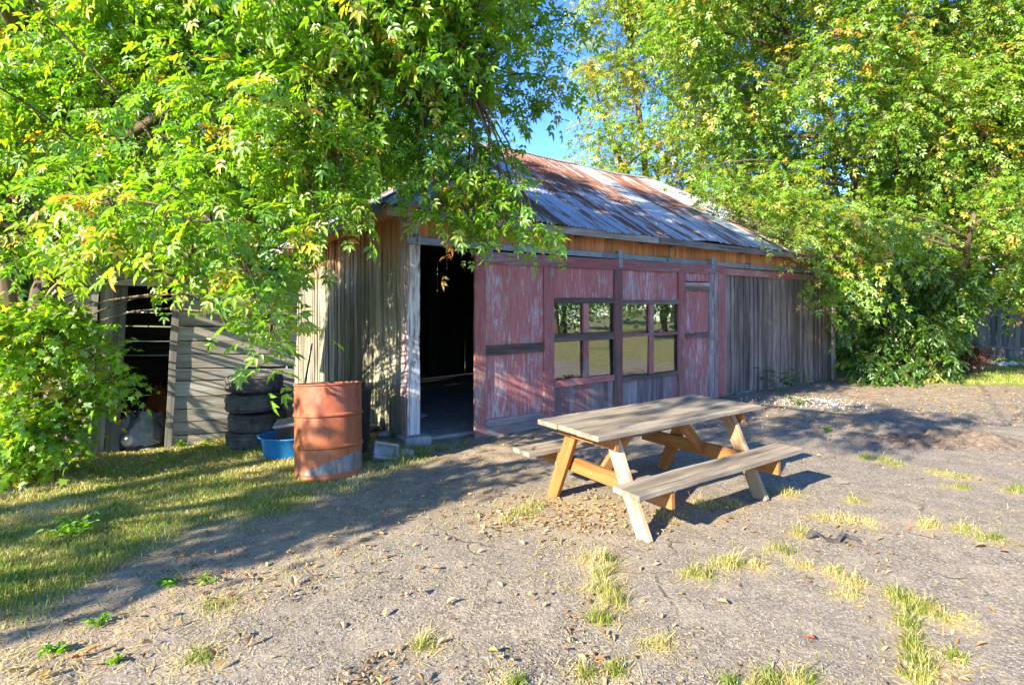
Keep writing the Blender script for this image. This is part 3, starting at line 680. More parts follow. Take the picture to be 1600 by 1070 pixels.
# ------------------------------------------------------------------ tyres, drum, tub, bin, blocks
tc = Vector((-3.03, 6.45, 0)); GT = 'tyres stacked against the shed'
prof = []
for k in range(33):                      # cross-section of a tyre with a grooved tread
    a = 2 * math.pi * k / 33
    ca, sa = math.cos(a), math.sin(a)
    r = .255 + .078 * (abs(ca) ** .55) * (1 if ca > 0 else -1); z = .098 * (abs(sa) ** .6) * (1 if sa > 0 else -1)
    if ca > .6 and k % 2 == 0: r -= .011
    prof.append((r, z))
tyre_labels = ['lowest worn black tyre of the stack, resting on the grass', 'second black tyre from the ground in the stack', 'third black tyre from the ground, dappled with dust', 'topmost black tyre of the stack against the shed']
for k in range(4):
    if k == 0:
        mb = MB(); mb.lathe(prof, 72, closed=True)
        o = tyre0 = mb.build('car_tyre', M['rubber'], smooth=False)
    else: o = tyre0.copy(); COL.objects.link(o)
    o.location = tc + Vector(((0, .02, -.015, -.03)[k], (0, -.01, .01, .02)[k], .105 + k * .213))
    o.rotation_euler = (R((0, 2.0, -1.5, 1.8)[k]), R((0, -2, 1.2, -1.5)[k]), k * 1.3)
    o.scale = (1, 1, 1) if k % 2 == 0 else (.97, .97, 1.0)
    tag(o, tyre_labels[k], 'tyre', GT)

dr = empty('steel_drum', (-1.80, 5.34, -.01), (R(-5.5), R(-1.4), .1), 'rusty orange open steel drum with a bare grey foot', 'drum')
r0 = .318
mb = MB(); mb.lathe([(0, .02), (r0 - .02, .02), (r0 - .012, .0), (r0 + .004, .0), (r0 + .006, .02), (r0, .035), (r0, .28), (r0 + .013, .295), (r0 + .013, .308), (r0, .322), (r0, .575), (r0 + .013, .59), (r0 + .013, .603), (r0, .617), (r0, .88),
                         (r0 - .008, .88), (r0 - .008, .04), (0, .04)], 72, wob=.006)
for v in mb.v:                                          # dents
    for (da, dzz, dd, ds_) in ((-1.2, .45, .022, .10), (-2.1, .72, .016, .12), (-1.75, .16, .02, .09), (-.7, .78, .018, .10), (-2.5, .40, .014, .14), (.9, .5, .03, .15)):
        an = math.atan2(v.y, v.x); e = math.exp(-(((an - da) * .32) ** 2 + (v.z - dzz) ** 2) / (ds_ * ds_)); v.x *= 1 - dd * e / .32; v.y *= 1 - dd * e / .32
mb.build('shell', M['drum'], dr, smooth=False)
mb = MB(); pts = [Vector(((r0 + .002) * math.cos(a), (r0 + .002) * math.sin(a), .885)) for a in np.linspace(0, 2 * math.pi, 61)]; mb.tube(pts, [.010] * 61, 6, cap=False); mb.build('rim', M['drum'], dr, smooth=True)
mb = MB(); mb.lathe([(0, .012), (.22, .012), (.245, .0), (.25, .01), (.28, .26), (.31, .275), (.315, .29), (.30, .292), (.27, .28), (.235, .03), (0, .03)], 56, sx=1.1, sy=.92, wob=.008)
o = mb.build('plastic_tub', M['blue_plastic'], smooth=True); o.location = (-2.44, 5.95, .0); o.scale = (.95, .95, .86); tag(o, 'bright blue plastic tub on the grass beside the steel drum', 'tub')
bx = empty('storage_box', (-2.36, 5.92, .05), (R(4), R(-6), .25), 'black plastic box with a grey lid stuck in the blue tub', 'box')
mb = MB(); mb.board((-.15, -.13, 0), (.30, 0, 0), (0, .26, 0), (0, 0, .33)); mb.build('body', M['black_plastic'], bx, bevel=.012)
mb = MB(); mb.board((-.165, -.145, .332), (.33, 0, 0), (0, .29, 0), (0, 0, .035)); mb.build('lid', M['grey_lid'], bx, bevel=.01)
bn = empty('rubbish_bin', (-1.98, 6.08, 0), (0, 0, .5), 'black plastic bin mostly hidden behind the orange steel drum', 'bin')
mb = MB(); mb.lathe([(0, .0), (.33, .0), (.36, .05), (.40, .70), (.42, .72), (.42, .76), (.39, .76), (.35, .06), (0, .05)], 40); mb.build('body', M['black_plastic'], bn, smooth=True)
mb = MB(); mb.tube([(0, 0, .0), (.01, .02, .8), (.0, .05, 1.22)], [.012, .012, .010], 7); o = mb.build('metal_rod', M['black_plastic'], smooth=True); o.location = (-2.66, 6.62, 0); o.rotation_euler = (R(3), R(11), 0); tag(o, 'thin black rod leaning in the gap between shed and barn', 'rod')
def cblock(loc, rot, dims, label):
    mb = MB(); a, b, c = dims; w = .035
    mb.board((-a / 2, -b / 2, 0), (a, 0, 0), (0, b, 0), (0, 0, c - .03))
    mb.board((-a / 2, -b / 2, c - .032), (a, 0, 0), (0, w, 0), (0, 0, .035)); mb.board((-a / 2, b / 2 - w, c - .032), (a, 0, 0), (0, w, 0), (0, 0, .035))
    for x in (-a / 2, a / 2 - w): mb.board((x, -b / 2 + w + .001, c - .032), (w, 0, 0), (0, b - 2 * w - .002, 0), (0, 0, .034))
    o = mb.build('concrete_block', M['concrete'], bevel=.006); o.location = loc; o.rotation_euler = rot
    return tag(o, label, 'block')
p = gp(592, 722); cblock((p.x, p.y + .12, .02), (R(52), R(14), .45), (.27, .19, .17), 'grey concrete block tipped over on the grass by the barn corner')
for k, (px, py, s, lb) in enumerate(((577, 672, .11, 'brown lump of broken brick against the barn end wall'), (600, 682, .09, 'small grey rubble stone half in weeds by the barn end wall'), (633, 712, .10, 'flat grey stone at the foot of the white corner post'))):
    p = gp(px, py); mb = MB(); mb.blob((0, 0, s * .3), s, s * .8, s * .5, sub=2, amp=.12); o = mb.build('stone', M['concrete'] if k else M['soil']); o.location = p; tag(o, lb, 'stone')

# ------------------------------------------------------------------ picnic table
TX, TY, TH = 1.226, 4.646, .577
pt = empty('picnic_table', (TX, TY, 0), (0, R(-1.2), TH), 'weathered wooden picnic table with two attached benches', 'picnic table')
L2 = .965
mb = MB()
for k, (v0, w) in enumerate(((-.369, .236), (-.127, .24), (.119, .25))):
    a = L2 + random.uniform(-.012, .012)
    mb.board((-a, v0, .698 + random.uniform(-.002, .002)), (2 * a, random.gauss(0, .004), 0), (0, w, 0), (0, 0, .04), 12, .0016)
mb.build('tabletop', M['table_top'], pt, bevel=.006)
for sgn in (-1, 1):
    mb = MB(); mb.board((-L2, sgn * .621 - .123, .388), (2 * L2, .0, 0), (0, .246, 0), (0, 0, .04), 12, .002); mb.build('bench_seat', M['table_top'], pt, bevel=.006)
for a, m in ((-1, 'table_leg_worn'), (1, 'table_leg')):
    xs = a * (L2 - .27)
    for b in (-1, 1):
        foot = Vector((xs - .02, b * .54, -.015)); top = Vector((xs - .02, b * .20, .696)); d = top - foot
        wv = Vector((0, 1, 0)); wv = (wv - d.normalized() * wv.dot(d.normalized())).normalized() * .12
        mb = MB(); mb.board(foot - wv / 2, d, wv, Vector((.04, 0, 0)), 6, .001); mb.build('leg', M['table_leg_worn' if (a, b) == (-1, -1) or (a, b) == (1, -1) else 'table_leg'], pt, bevel=.004)
    mb = MB(); mb.board((xs - a * .022 - .02 + (-.042 if a > 0 else .042), -.735, .265), (0, 1.47, 0), (0, 0, .12), (.038, 0, 0), 5, .001); mb.build('crossbeam', M['table_leg'], pt, bevel=.004)
    mb = MB(); mb.board((xs + (-.062 if a < 0 else .062) - .02, -.34, .60), (0, .68, 0), (0, 0, .096), (.038, 0, 0), 4, .001); mb.build('cleat', M['table_leg'], pt, bevel=.004)
    p0 = Vector((xs - a * .09, -.03, .33)); p1 = Vector((xs - a * .46, -.03, .694)); d = p1 - p0
    wv = Vector((0, 0, 1)); wv = (wv - d.normalized() * wv.dot(d.normalized())).normalized() * .09
    mb = MB(); mb.board(p0 - wv / 2, d, wv, Vector((0, .04, 0)), 3, .001); mb.build('brace', M['table_leg'], pt, bevel=.004)
    for b in (-1, 1):
        for (v, z) in ((b * .435, .325), (b * .23, .645)):
            mb = MB(); ox = xs - .02 + (.042 if a > 0 else -.003); mb.tube([(ox, v, z), (ox + a * .009, v, z)], [.011, .009], 8); mb.build('bolt', M['steel'], pt)
mb = MB(); mb.board((-.03, -.345, .66), (0, .69, 0), (.06, 0, 0), (0, 0, .036)); mb.build('batten', M['table_leg'], pt)

# ------------------------------------------------------------------ fence far right, soil mound, gravel, torn rubber
p0, p1 = gp(1440, 556), gp(1730, 566)
fdir = (p1 - p0).normalized(); fl = (p1 - p0).length
fe = empty('fence', p0, (0, 0, math.atan2(fdir.y, fdir.x)), 'tall blue grey board fence at the back of the yard', 'fence')
mb = MB(); q = 0
while q < fl:
    w = random.uniform(.13, .16); mb.board((q, 0, .04), (random.gauss(0, .01), 0, 1.7 + random.uniform(-.04, .04)), (w - .012, 0, 0), (0, .02, 0)); q += w
mb.build('board_panel', M['fence_wood'], fe)
for zz in (.32, 1.4):
    mb = MB(); mb.board((0, -.045, zz), (fl, 0, 0), (0, 0, .09), (0, .04, 0), 8, .004); mb.build('rail', M['fence_wood'], fe)
for q in np.arange(.6, fl, 2.3):
    mb = MB(); mb.board((q, -.15, 0), (0, 0, 1.85), (.1, 0, 0), (0, .1, 0)); mb.build('post', M['fence_wood'], fe)

def mound(name, loc, sx, sy, h, mat, n=90, seed=2):
    xs = np.linspace(-1, 1, n); X, Y = np.meshgrid(xs, xs); x, y = X.ravel(), Y.ravel()
    r = np.clip(1 - (x * x + y * y), 0, 1) ** .9
    z = h * r * (.35 + 1.0 * vnoise(x * 4 + 3, y * 4, 1, seed)) + .09 * r * vnoise(x * 12, y * 12, 1, seed + 1) + .05 * r * vnoise(x * 27, y * 27, 1, seed + 2) - .05
    i = np.arange(n - 1)[None] + np.arange(n - 1)[:, None] * n
    o = fast_mesh(name, np.stack([x * sx, y * sy, z], 1), np.stack([i, i + 1, i + 1 + n, i + n], -1).reshape(-1), 4, mat, smooth=True); o.location = loc; return o
def stones(name, n, fn, smin, smax, mat, kind='stuff', flat=.6):
    tv = np.array([(1, 0, 0), (-.8, .2, 0), (.1, 1, 0), (-.1, -1, .1), (0, .1, .9), (.05, 0, -.8)]); tf = np.array([(0, 2, 4), (2, 1, 4), (1, 3, 4), (3, 0, 4), (2, 0, 5), (1, 2, 5), (3, 1, 5), (0, 3, 5)])
    P = fn(n); n = len(P); s = RNG.uniform(smin, smax, n) * RNG.uniform(.5, 1.2, n); a = RNG.uniform(0, 6.28, n)
    V = tv[None] * (1 + RNG.uniform(-.35, .35, (n, 6, 3))) * s[:, None, None] * np.array([1, .8, flat])
    x = V[..., 0] * np.cos(a)[:, None] - V[..., 1] * np.sin(a)[:, None]; y = V[..., 0] * np.sin(a)[:, None] + V[..., 1] * np.cos(a)[:, None]
    V = np.stack([x, y, V[..., 2]], -1) + P[:, None]
    Fc = (tf[None] + (np.arange(n) * 6)[:, None, None]).reshape(-1)
    o = fast_mesh(name, V.reshape(-1, 3), Fc, 3, mat, {'tint': np.repeat(RNG.random(n), 8)}); return tag(o, kind=kind)
def gravel_material():
    g = G('loose_gravel'); t = g.attr('tint', 'Fac')
    return g.out(Base_Color=g.ramp(t, [(0, (.08, .068, .06)), (.4, (.17, .15, .135)), (.8, (.30, .275, .25)), (1, (.42, .40, .37))]), Roughness=.9, Specular_IOR_Level=.2)
M['gravel'] = gravel_material()
def scatter_view(n, py0, py1, px0=-60, px1=1660, cond=None, z=.004):
    out = []; tot = 0
    while tot < n:
        k = n * 2; u = RNG.random(k); dnear, dfar = F * EYE / (py1 - HZ), F * EYE / (py0 - HZ)
        d = dnear + (dfar - dnear) * u ** 1.6; px = RNG.uniform(px0, px1, k); x = (px - 800) / F * d
        l, dm = masks(x, d); keep = cond(x, d, l, dm) if cond else np.ones(k, bool)
        zz = ground_z(x, d, l, dm) + z
        q = np.stack([x, d, zz], 1)[keep]; out.append(q); tot += len(q)
        if len(q) == 0: break
    return np.concatenate(out)[:n]
BU = np.array([math.cos(YAW), math.sin(YAW)]); BV = np.array([-math.sin(YAW), math.cos(YAW)])
def outside(x, y, m=.12):
    u = (x + 1.237) * BU[0] + (y - 6.57) * BU[1]; v = (x + 1.237) * BV[0] + (y - 6.57) * BV[1]
    s_u = (x - SH.x) * BU[0] + (y - SH.y) * BU[1]; s_v = (x - SH.x) * BV[0] + (y - SH.y) * BV[1]
    inb = (u > -m) & (u < BL + m) & (v > -m) & (v < BD + m)
    ins = (s_u > -1.05 - m) & (s_u < 1.36 + m) & (s_v > -m) & (s_v < 1.55 + m)
    return ~(inb | ins)
stones('gravel', 13000, lambda n: scatter_view(n, 640, 1100, cond=lambda x, y, l, d: (l < .5) & outside(x, y) & (RNG.random(len(x)) < .08 + .92 * vnoise(x, y, .6, 9) ** 2)), .0025, .0075, M['gravel'])
p = gp(1490, 690); tag(mound('soil_mound', (p.x, p.y, 0), .95, .5, .085, M['soil']), 'low patch of dark loose soil heaped on the drive at the right', 'soil')
pm_ = p.copy()
def clods(n):
    a = RNG.normal(0, 1, (n, 2)); x = pm_.x + a[:, 0] * .55; y = pm_.y + a[:, 1] * .3
    return np.stack([x, y, .05 * np.exp(-a[:, 0] ** 2 - a[:, 1] ** 2)], 1)
stones('soil_clods', 900, clods, .008, .035, M['soil'])
pw = gp(1268, 630)
def pile(n):
    a = RNG.normal(0, 1, (n, 2)); x = pw.x + a[:, 0] * .42; y = pw.y + a[:, 1] * .32; k = outside(x, y); x, y = x[k], y[k]
    return np.stack([x, y, .01 + .06 * np.exp(-((x - pw.x) ** 2 + (y - pw.y) ** 2) / .12)], 1)
stones('white_gravel', 340, pile, .009, .026, M['white_stone'])
mb = MB(); pr = gp(1300, 848); pts = [(-.16, .02, .02), (-.10, .0, .055), (-.05, -.03, .02), (.04, -.02, .008), (.10, .02, .05), (.13, .03, .02), (.20, .0, .01)]
for a, b in zip(pts[:-1], pts[1:]): mb.board(a, Vector(b) - Vector(a), (0, .035, .012), (0, -.004, .008), 2, .002)
o = mb.build('rubber_strip', M['rubber']); o.location = pr; tag(o, 'torn curled strip of grey rubber lying on the asphalt', 'strip')

# ------------------------------------------------------------------ foliage
def nrm(a): return a / np.maximum(np.linalg.norm(a, axis=-1, keepdims=True), 1e-9)
def leaflet(base, ang, length, width, hexa=True, fold=.18, droop=.25):
    """one leaflet in the x/y plane (y = along the leaf), folded on its midrib"""
    d = np.array([math.sin(ang), math.cos(ang)]); s = np.array([d[1], -d[0]])
    def pt(t, w, z): p = np.array(base) + d * t * length + s * w * width; return (p[0], p[1], z - droop * length * t * t)
    fz = fold * width
    if hexa: v = [pt(0, 0, 0), pt(.28, .46, fz), pt(.62, .34, fz), pt(1, 0, 0), pt(.62, -.34, fz), pt(.28, -.46, fz)]; f = [(0, 1, 2, 3), (0, 3, 4, 5)]
    else: v = [pt(0, 0, 0), pt(.38, .5, fz), pt(1, 0, 0), pt(.38, -.5, fz)]; f = [(0, 1, 2), (0, 2, 3)]
    return v, f
def template(hexa=True, n=5, wl=.17):
    V = []; Fc = []
    spec = [((0, .62), 0, .48), ((0, .55), .85, .40), ((0, .55), -.85, .40), ((0, .32), 1.15, .33), ((0, .32), -1.15, .33)][:n]
    for b, a, l in spec:
        v, f = leaflet(b, a, l, wl, hexa); o = len(V); V += v; Fc += [tuple(i + o for i in q) for q in f]
    return np.array(V), np.array(Fc)
def maple_template():
    out = [(0, 0), (.22, -.03), (.46, .10), (.30, .24), (.56, .52), (.26, .50), (.14, .60), (0, 1.0)]
    V = [(0, .3, 0)] + [(x, y, .10 * abs(x) - .22 * y * y) for x, y in out] + [(-x, y, .10 * abs(x) - .22 * y * y) for x, y in out[1:-1][::-1]]
    n = len(V) - 1
    return np.array(V), np.array([(0, 1 + i, 1 + (i + 1) % n) for i in range(n)])
T_NEAR = template(True, 5, .19); T_FAR = template(False, 5, .19); T_THREE = template(False, 3, .24); T_MAPLE = maple_template()
def ovate():
    v, f = leaflet((0, 0), 0, 1.0, .5, True, .15, .35); return np.array(v), np.array(f)
T_OVATE = ovate()
def leaves(name, tpl, P, Y, Z, size, tint, mat, parent=None):
    TV, TF = tpl; n = len(P)
    Y = nrm(Y); X = nrm(np.cross(Y, Z)); Z = np.cross(X, Y)
    V = (TV[None, :, 0, None] * X[:, None] + TV[None, :, 1, None] * Y[:, None] + TV[None, :, 2, None] * Z[:, None]) * size[:, None, None] + P[:, None]
    Fc = (TF[None] + (np.arange(n) * len(TV))[:, None, None]).reshape(-1)
    return fast_mesh(name, V.reshape(-1, 3), Fc, TF.shape[1], mat, {'tint': np.repeat(np.clip(tint, 0, 1), len(TF))}, parent)
def sprays(O, D, Ls, K, rng, droop=.35, lsize=.17, base_t=.42, sd=.11, yel=.03, upz=.75):
    """leafy twigs: opposite compound leaves along a drooping axis"""
    n = len(O); D = nrm(D)
    side = nrm(np.cross(D, np.array([0, 0, 1.0]) + rng.normal(0, .35, (n, 3))))
    bt = base_t + rng.normal(0, sd, n); bt = np.where(rng.random(n) < yel, rng.uniform(.72, .95, n), bt)
    P, Y, Z, Sz, T = [], [], [], [], []
    for k in range(K):
        t = .2 + .8 * k / (K - 1)
        p = O + D * (Ls * t)[:, None] + np.array([0, 0, -1.0]) * (droop * Ls * t * t)[:, None]
        ax = nrm(D + np.array([0, 0, -2 * droop * t]))
        last = k == K - 1
        for sg in ((0,) if last else (-1, 1)):
            y = ax * (1.0 if last else .55) + side * sg * .9 + np.array([0, 0, -.30]) + rng.normal(0, .22, (n, 3))
            z = np.array([0, 0, upz]) + rng.normal(0, .42, (n, 3)) + np.array([SUN_H.x, SUN_H.y, 0]) * .25
            P.append(p + rng.normal(0, .012, (n, 3))); Y.append(y); Z.append(z); Sz.append(lsize * rng.uniform(.5, 1.3, n)); T.append(bt + rng.normal(0, .06, n))
    cat = np.concatenate
    return cat(P), cat(Y), cat(Z), cat(Sz), cat(T)
def bez(a, b, c, n=7):
    return [a * (1 - t) ** 2 + b * 2 * t * (1 - t) + c * t * t for t in np.linspace(0, 1, n)]
def tree(name, label, cat, base, stems, clumps, tpl, mat, seed, dens=60, slen=.5, lsize=.17, tint=.42, sd=.11, yel=.03, K=4, droop=.35, group=None, twigs=True, lr=.04, down=-.25, shell=.45, keepout=True):
    """stems: list of (points, r0, r1); clumps: array rows (x, y, z, r)"""
    rng = np.random.default_rng(seed); random.seed(seed)
    root = empty(name, base, (0, 0, 0), label, cat, group); B = Vector(base)
    mb = MB(); nodes = []
    for pts, r0, r1 in stems:
        pts = [Vector(p) for p in pts]; fine = []
        for a, b in zip(pts[:-1], pts[1:]):
            for t in np.linspace(0, 1, 5)[:-1]: fine.append(a.lerp(b, t) + Vector((random.gauss(0, .015), random.gauss(0, .015), 0)))
        fine.append(pts[-1]); m = len(fine)
        rad = [r0 + (r1 - r0) * (i / (m - 1)) ** .8 for i in range(m)]
        if fine[0].z < .2: rad[0] *= 1.35
        mb.tube([p - B for p in fine], rad, 12, rough=.07); nodes += list(zip(fine, rad))
    O, D, L = [], [], []
    for (x, y, z, r) in clumps:
        c = Vector((x, y, z))
        node, nr = min(nodes, key=lambda q: (q[0] - c).length + max(0, q[0].z - c.z + .3) * 1.2)
        mid = node.lerp(c, .5) + Vector((random.gauss(0, .15), random.gauss(0, .15), .22 * (c - node).length * random.uniform(.4, 1)))
        bp = bez(node, mid, c); r0 = min(nr * .7, lr * (1 + .25 * (c - node).length), .004 + .07 * r)
        mb.tube([p - B for p in bp], [r0 + (.007 - r0) * i / 6 for i in range(7)], 6, rough=.05)
        n = max(4, int(dens * r * r * 4)); u = nrm(rng.normal(0, 1, (n, 3))); q = rng.random(n) ** shell
        o = np.array(c)[None] + u * (q * r)[:, None] * np.array([1, 1, .72])
        d = u * .75 + rng.normal(0, .5, (n, 3)) + np.array([0, 0, down])
        O.append(o); D.append(d); L.append(slen * rng.uniform(.6, 1.25, n))
        for k in range(3):                               # a few visible sub-branches
            e = Vector(o[rng.integers(n)]); mb.tube([c - B, c.lerp(e, .5) + Vector((0, 0, .05)) - B, e - B], [.009, .006, .004], 4)
    O, D, L = np.concatenate(O), nrm(np.concatenate(D)), np.concatenate(L)
    if keepout:
        tip = O + D * L[:, None]; k = np.ones(len(O), bool)
        for q in (O, tip):
            ok = outside(q[:, 0], q[:, 1], .45) | (q[:, 2] > 5.3)
            u = (q[:, 0] + 1.237) * BU[0] + (q[:, 1] - 6.57) * BU[1]; v = (q[:, 0] + 1.237) * BV[0] + (q[:, 1] - 6.57) * BV[1]
            h = 2.9 + .66 * np.maximum(0, np.minimum(np.minimum(v + .3, BD - v + .3), np.minimum(u + .4, BL - u + .4)))
            su = (q[:, 0] - SH.x) * BU[0] + (q[:, 1] - SH.y) * BU[1]
            inshed = (su < 1.6) & (su > -1.3) & (u < -.9)
            ok |= (~inshed & (q[:, 2] > h + .12)) | (inshed & (q[:, 2] > 2.85))
            k &= ok
        O, D, L = O[k], D[k], L[k]
    P, Y, Z, Sz, T = sprays(O, D, L, K, rng, droop, lsize, tint, sd, yel)
    mb.build('trunk', M['bark'], root, smooth=True)
    cr = leaves('crown', tpl, P - np.array(base), Y, Z, Sz, T, mat, root)
    if twigs:
        n = len(O); side = nrm(np.cross(D, np.array([.1, .2, 1.0]))) * .0035; up = nrm(np.cross(side, D)) * .0035
        dn = np.array([0, 0, -1.0])
        rings = []
        for t in (0, .5, 1):
            p = O + D * (L * t)[:, None] + dn * (droop * L * t * t)[:, None] - np.array(base)
            s_ = 1 - .7 * t; rings += [p + side * s_, p - side * .5 * s_ + up * .87 * s_, p - side * .5 * s_ - up * .87 * s_]
        V = np.stack(rings, 1).reshape(-1, 3); f = []
        for a in (0, 3):
            for i in range(3): f.append((a + i, a + (i + 1) % 3, a + 3 + (i + 1) % 3, a + 3 + i))
        Fc = (np.array(f)[None] + (np.arange(n) * 9)[:, None, None]).reshape(-1)
        fast_mesh('twigs', V, Fc, 4, M['twig'], None, root)
    return root
M['twig'] = plain('twig_bark', (.12, .085, .05), (.22, .16, .10), 20, .85)

def inside_poly(px, py, top, xs, ys):
    return (py < np.interp(px, xs, ys)) & (py > top)
def region(rng, n, x0, x1, top, xs, ys, d0, d1, r0, r1, margin=1.0, minsep=.75, thin=0.0):
    """crown clumps filling a region of the tree's volume"""
    out = []; tries = 0
    while len(out) < n and tries < 40000:
        tries += 1
        px = rng.uniform(x0, x1); py = rng.uniform(top, max(ys)); r = rng.uniform(r0, r1)
        d = rng.uniform(np.interp(px, *d0) if isinstance(d0, tuple) else d0, np.interp(px, *d1) if isinstance(d1, tuple) else d1)
        if py < -90 and rng.random() < thin: continue
        rp = r * F / d * margin
        if py + rp * .8 > np.interp(px, xs, ys) or py + rp * .5 > min(np.interp(px - rp, xs, ys), np.interp(px + rp, xs, ys)) + rp * .35: continue
        c = wp(px, py, d)
        if any((c.x - o[0]) ** 2 + (c.y - o[1]) ** 2 + (c.z - o[2]) ** 2 < (minsep * (r + o[3]) * .7) ** 2 for o in out): continue
        out.append((c.x, c.y, c.z, r))
    return out
rng = np.random.default_rng(5)
# the big box elder on the left, hanging over shed and barn corner
LX = [-400, 0, 60, 95, 110, 150, 200, 240, 320, 360, 420, 470, 530, 560, 590, 640, 680, 720, 780, 830, 850, 868, 888, 905, 1000]
LY = [390, 390, 385, 370, 330, 340, 355, 370, 380, 375, 360, 335, 290, 225, 200, 235, 275, 285, 290, 200, 150, 90, 0, -60, -260]
cl = region(rng, 104, -70, 900, -430, LX, LY, ([-70, 150, 400, 900], [5.5, 4.9, 4.3, 4.4]), ([-70, 330, 450, 900], [6.1, 5.6, 6.0, 6.2]), .36, .60, .95, .62, .8)
for (px, py, d, r) in ((170, 310, 4.2, .32), (300, 320, 4.1, .34), (240, 375, 4.2, .20), (350, 390, 4.0, .22), (440, 360, 4.2, .22), (392, 455, 3.9, .12), (418, 500, 3.9, .07), (375, 425, 3.95, .14), (255, 410, 4.2, .12),
                       (500, 345, 4.4, .20), (535, 315, 4.6, .14), (465, 390, 4.2, .10), (620, 195, 5.3, .36), (690, 265, 5.2, .32), (700, 330, 5.1, .14), (760, 310, 5.2, .26), (792, 345, 5.1, .12), (835, 350, 5.1, .08), (800, 290, 5.4, .24),
                       (665, 300, 5.1, .12), (560, 250, 5.0, .25), (120, 380, 4.4, .25), (40, 370, 4.6, .3), (725, 325, 5.1, .14), (720, 290, 5.2, .26), (770, 325, 5.1, .15), (806, 325, 5.2, .16), (836, 352, 5.1, .07), (688, 325, 5.1, .12), (760, 250, 5.4, .28), (742, 335, 5.1, .09), (640, 265, 5.3, .16),
                       (548, 285, 4.7, .15), (505, 318, 4.5, .18), (525, 300, 4.6, .14), (250, 320, 3.6, .20), (330, 345, 3.5, .18), (180, 330, 3.7, .18), (408, 470, 3.5, .08), (424, 515, 3.5, .05), (385, 425, 3.5, .09), (300, 395, 3.6, .12), (850, 120, 5.9, .3), (875, 30, 5.9, .26), (795, 150, 6.0, .28)):
    c = wp(px, py, d); cl.append((c.x, c.y, c.z, r))
tb = Vector((-5.55, 6.0, 0))
def shade(x, y, h, r):
    t = h / math.sin(SUN_EL); q = Vector((x, y, 0)) + sdir * t
    cl.append((q.x, q.y, q.z, r))
for k in range(12):
    u_, v_ = 0, rng.uniform(.2, 3.0); q = Vector((-1.237, 6.57, rng.uniform(1.7, 2.5))) + Vector((BV[0], BV[1], 0)) * v_ + sdir * rng.uniform(2.6, 4.6); cl.append((q.x, q.y, q.z, rng.uniform(.12, .2)))
for k in range(10): shade(rng.uniform(11.0, 15), rng.uniform(13.2, 15.5), rng.uniform(6.4, 7.4), rng.uniform(.3, .45))
for k in range(17): shade(rng.uniform(2.8, 6.6), rng.uniform(6.7, 9.0), rng.uniform(4.0, 5.2), rng.uniform(.2, .36))
for k in range(2): shade(rng.uniform(1.4, 2.8), rng.uniform(5.7, 7.4), rng.uniform(3.4, 4.6), rng.uniform(.2, .34))
T0 = tree('box_elder_tree', 'large leafy box elder over the shed with drooping bright green branches', 'tree', tb,
     [([tb, (-5.5, 6.0, 1.2), (-5.6, 6.0, 2.3), (-5.2, 5.9, 3.6), (-4.6, 5.7, 5.2), (-4.2, 5.5, 7.0)], .15, .05),
      ([(-5.25, 5.85, -.05), (-5.05, 5.75, .9), (-4.95, 5.7, 1.8), (-4.55, 5.6, 2.5), (-3.9, 5.4, 3.6), (-3.0, 5.2, 4.8), (-2.0, 5.2, 6.0)], .12, .04),
      ([(-4.9, 5.7, 1.9), (-4.2, 5.2, 2.9), (-3.0, 4.8, 3.4), (-1.6, 4.9, 3.7), (-.4, 5.2, 3.7)], .07, .02),
      ([(-4.9, 5.75, 4.0), (-4.2, 4.0, 4.6), (-3.0, 2.2, 4.7), (-1.4, .9, 4.6), (.2, .6, 4.5)], .07, .02),
      ([(-5.3, 5.9, 3.0), (-4.0, 6.0, 4.6), (-2.4, 6.0, 5.6), (-.6, 5.8, 6.4)], .08, .025)],
     cl, T_NEAR, M['leaf_near'], 21, dens=62, slen=.30, lsize=.165, tint=.52, sd=.14, yel=.035, K=4, droop=.45, shell=.5)

# the trees at the right, in front of and behind the barn's far end
RX_ = [880, 960, 1000, 1060, 1100, 1130, 1180, 1230, 1262, 1285, 1300, 1330, 1400, 1480, 1520, 1600, 1800]
RY_ = [-200, -100, 60, 210, 300, 330, 370, 420, 450, 500, 540, 560, 560, 520, 500, 495, 480]
rng = np.random.default_rng(8)
cl = region(rng, 105, 1000, 1780, -420, RX_, RY_, 11.0, 15.5, .75, 1.25, .95, .7)
for (px, py, d, r) in ((1120, 300, 11.4, .42), (1170, 330, 11.2, .42), (1215, 365, 10.9, .4), (1255, 385, 10.8, .36), (1290, 420, 11.0, .36), (1300, 470, 11.3, .3), (1240, 330, 11.2, .5), (1300, 350, 11.0, .5), (1330, 430, 11.2, .45), (1095, 265, 12.2, .4), (1262, 425, 10.9, .16), (1240, 405, 10.7, .18)):
    c = wp(px, py, d); cl.append((c.x, c.y, c.z, r))
tb = Vector((9.3, 13.4, 0))
tree('box_elder_tree', 'broad yellow green box elder hanging over the right end of the barn', 'tree', tb,
     [([tb, (9.3, 13.4, 2), (9.6, 13.3, 4), (9.2, 13.2, 7), (9.4, 13.4, 10.5)], .3, .07), ([(9.4, 13.4, 1.6), (10.8, 12.8, 4), (12.2, 12.4, 7), (12.8, 12.4, 9.5)], .2, .05),
      ([(9.4, 13.4, 2.8), (8.0, 12.8, 5), (6.6, 12.6, 7.5), (6.0, 12.8, 9.6)], .16, .04), ([(9.3, 13.4, 1.0), (9.9, 11.9, 2.6), (9.6, 11.3, 3.6)], .1, .04)],
     cl, T_FAR, M['leaf_right'], 22, dens=36, slen=.62, lsize=.22, tint=.60, sd=.11, yel=.05, K=5, droop=.5, shell=.45)
rng = np.random.default_rng(9)
cl = region(rng, 62, 885, 1230, -330, [800, 860, 885, 905, 1010, 1100, 1240], [-400, -300, 60, 290, 330, 360, 420], 16.5, 20.5, .8, 1.3, .9, .8)
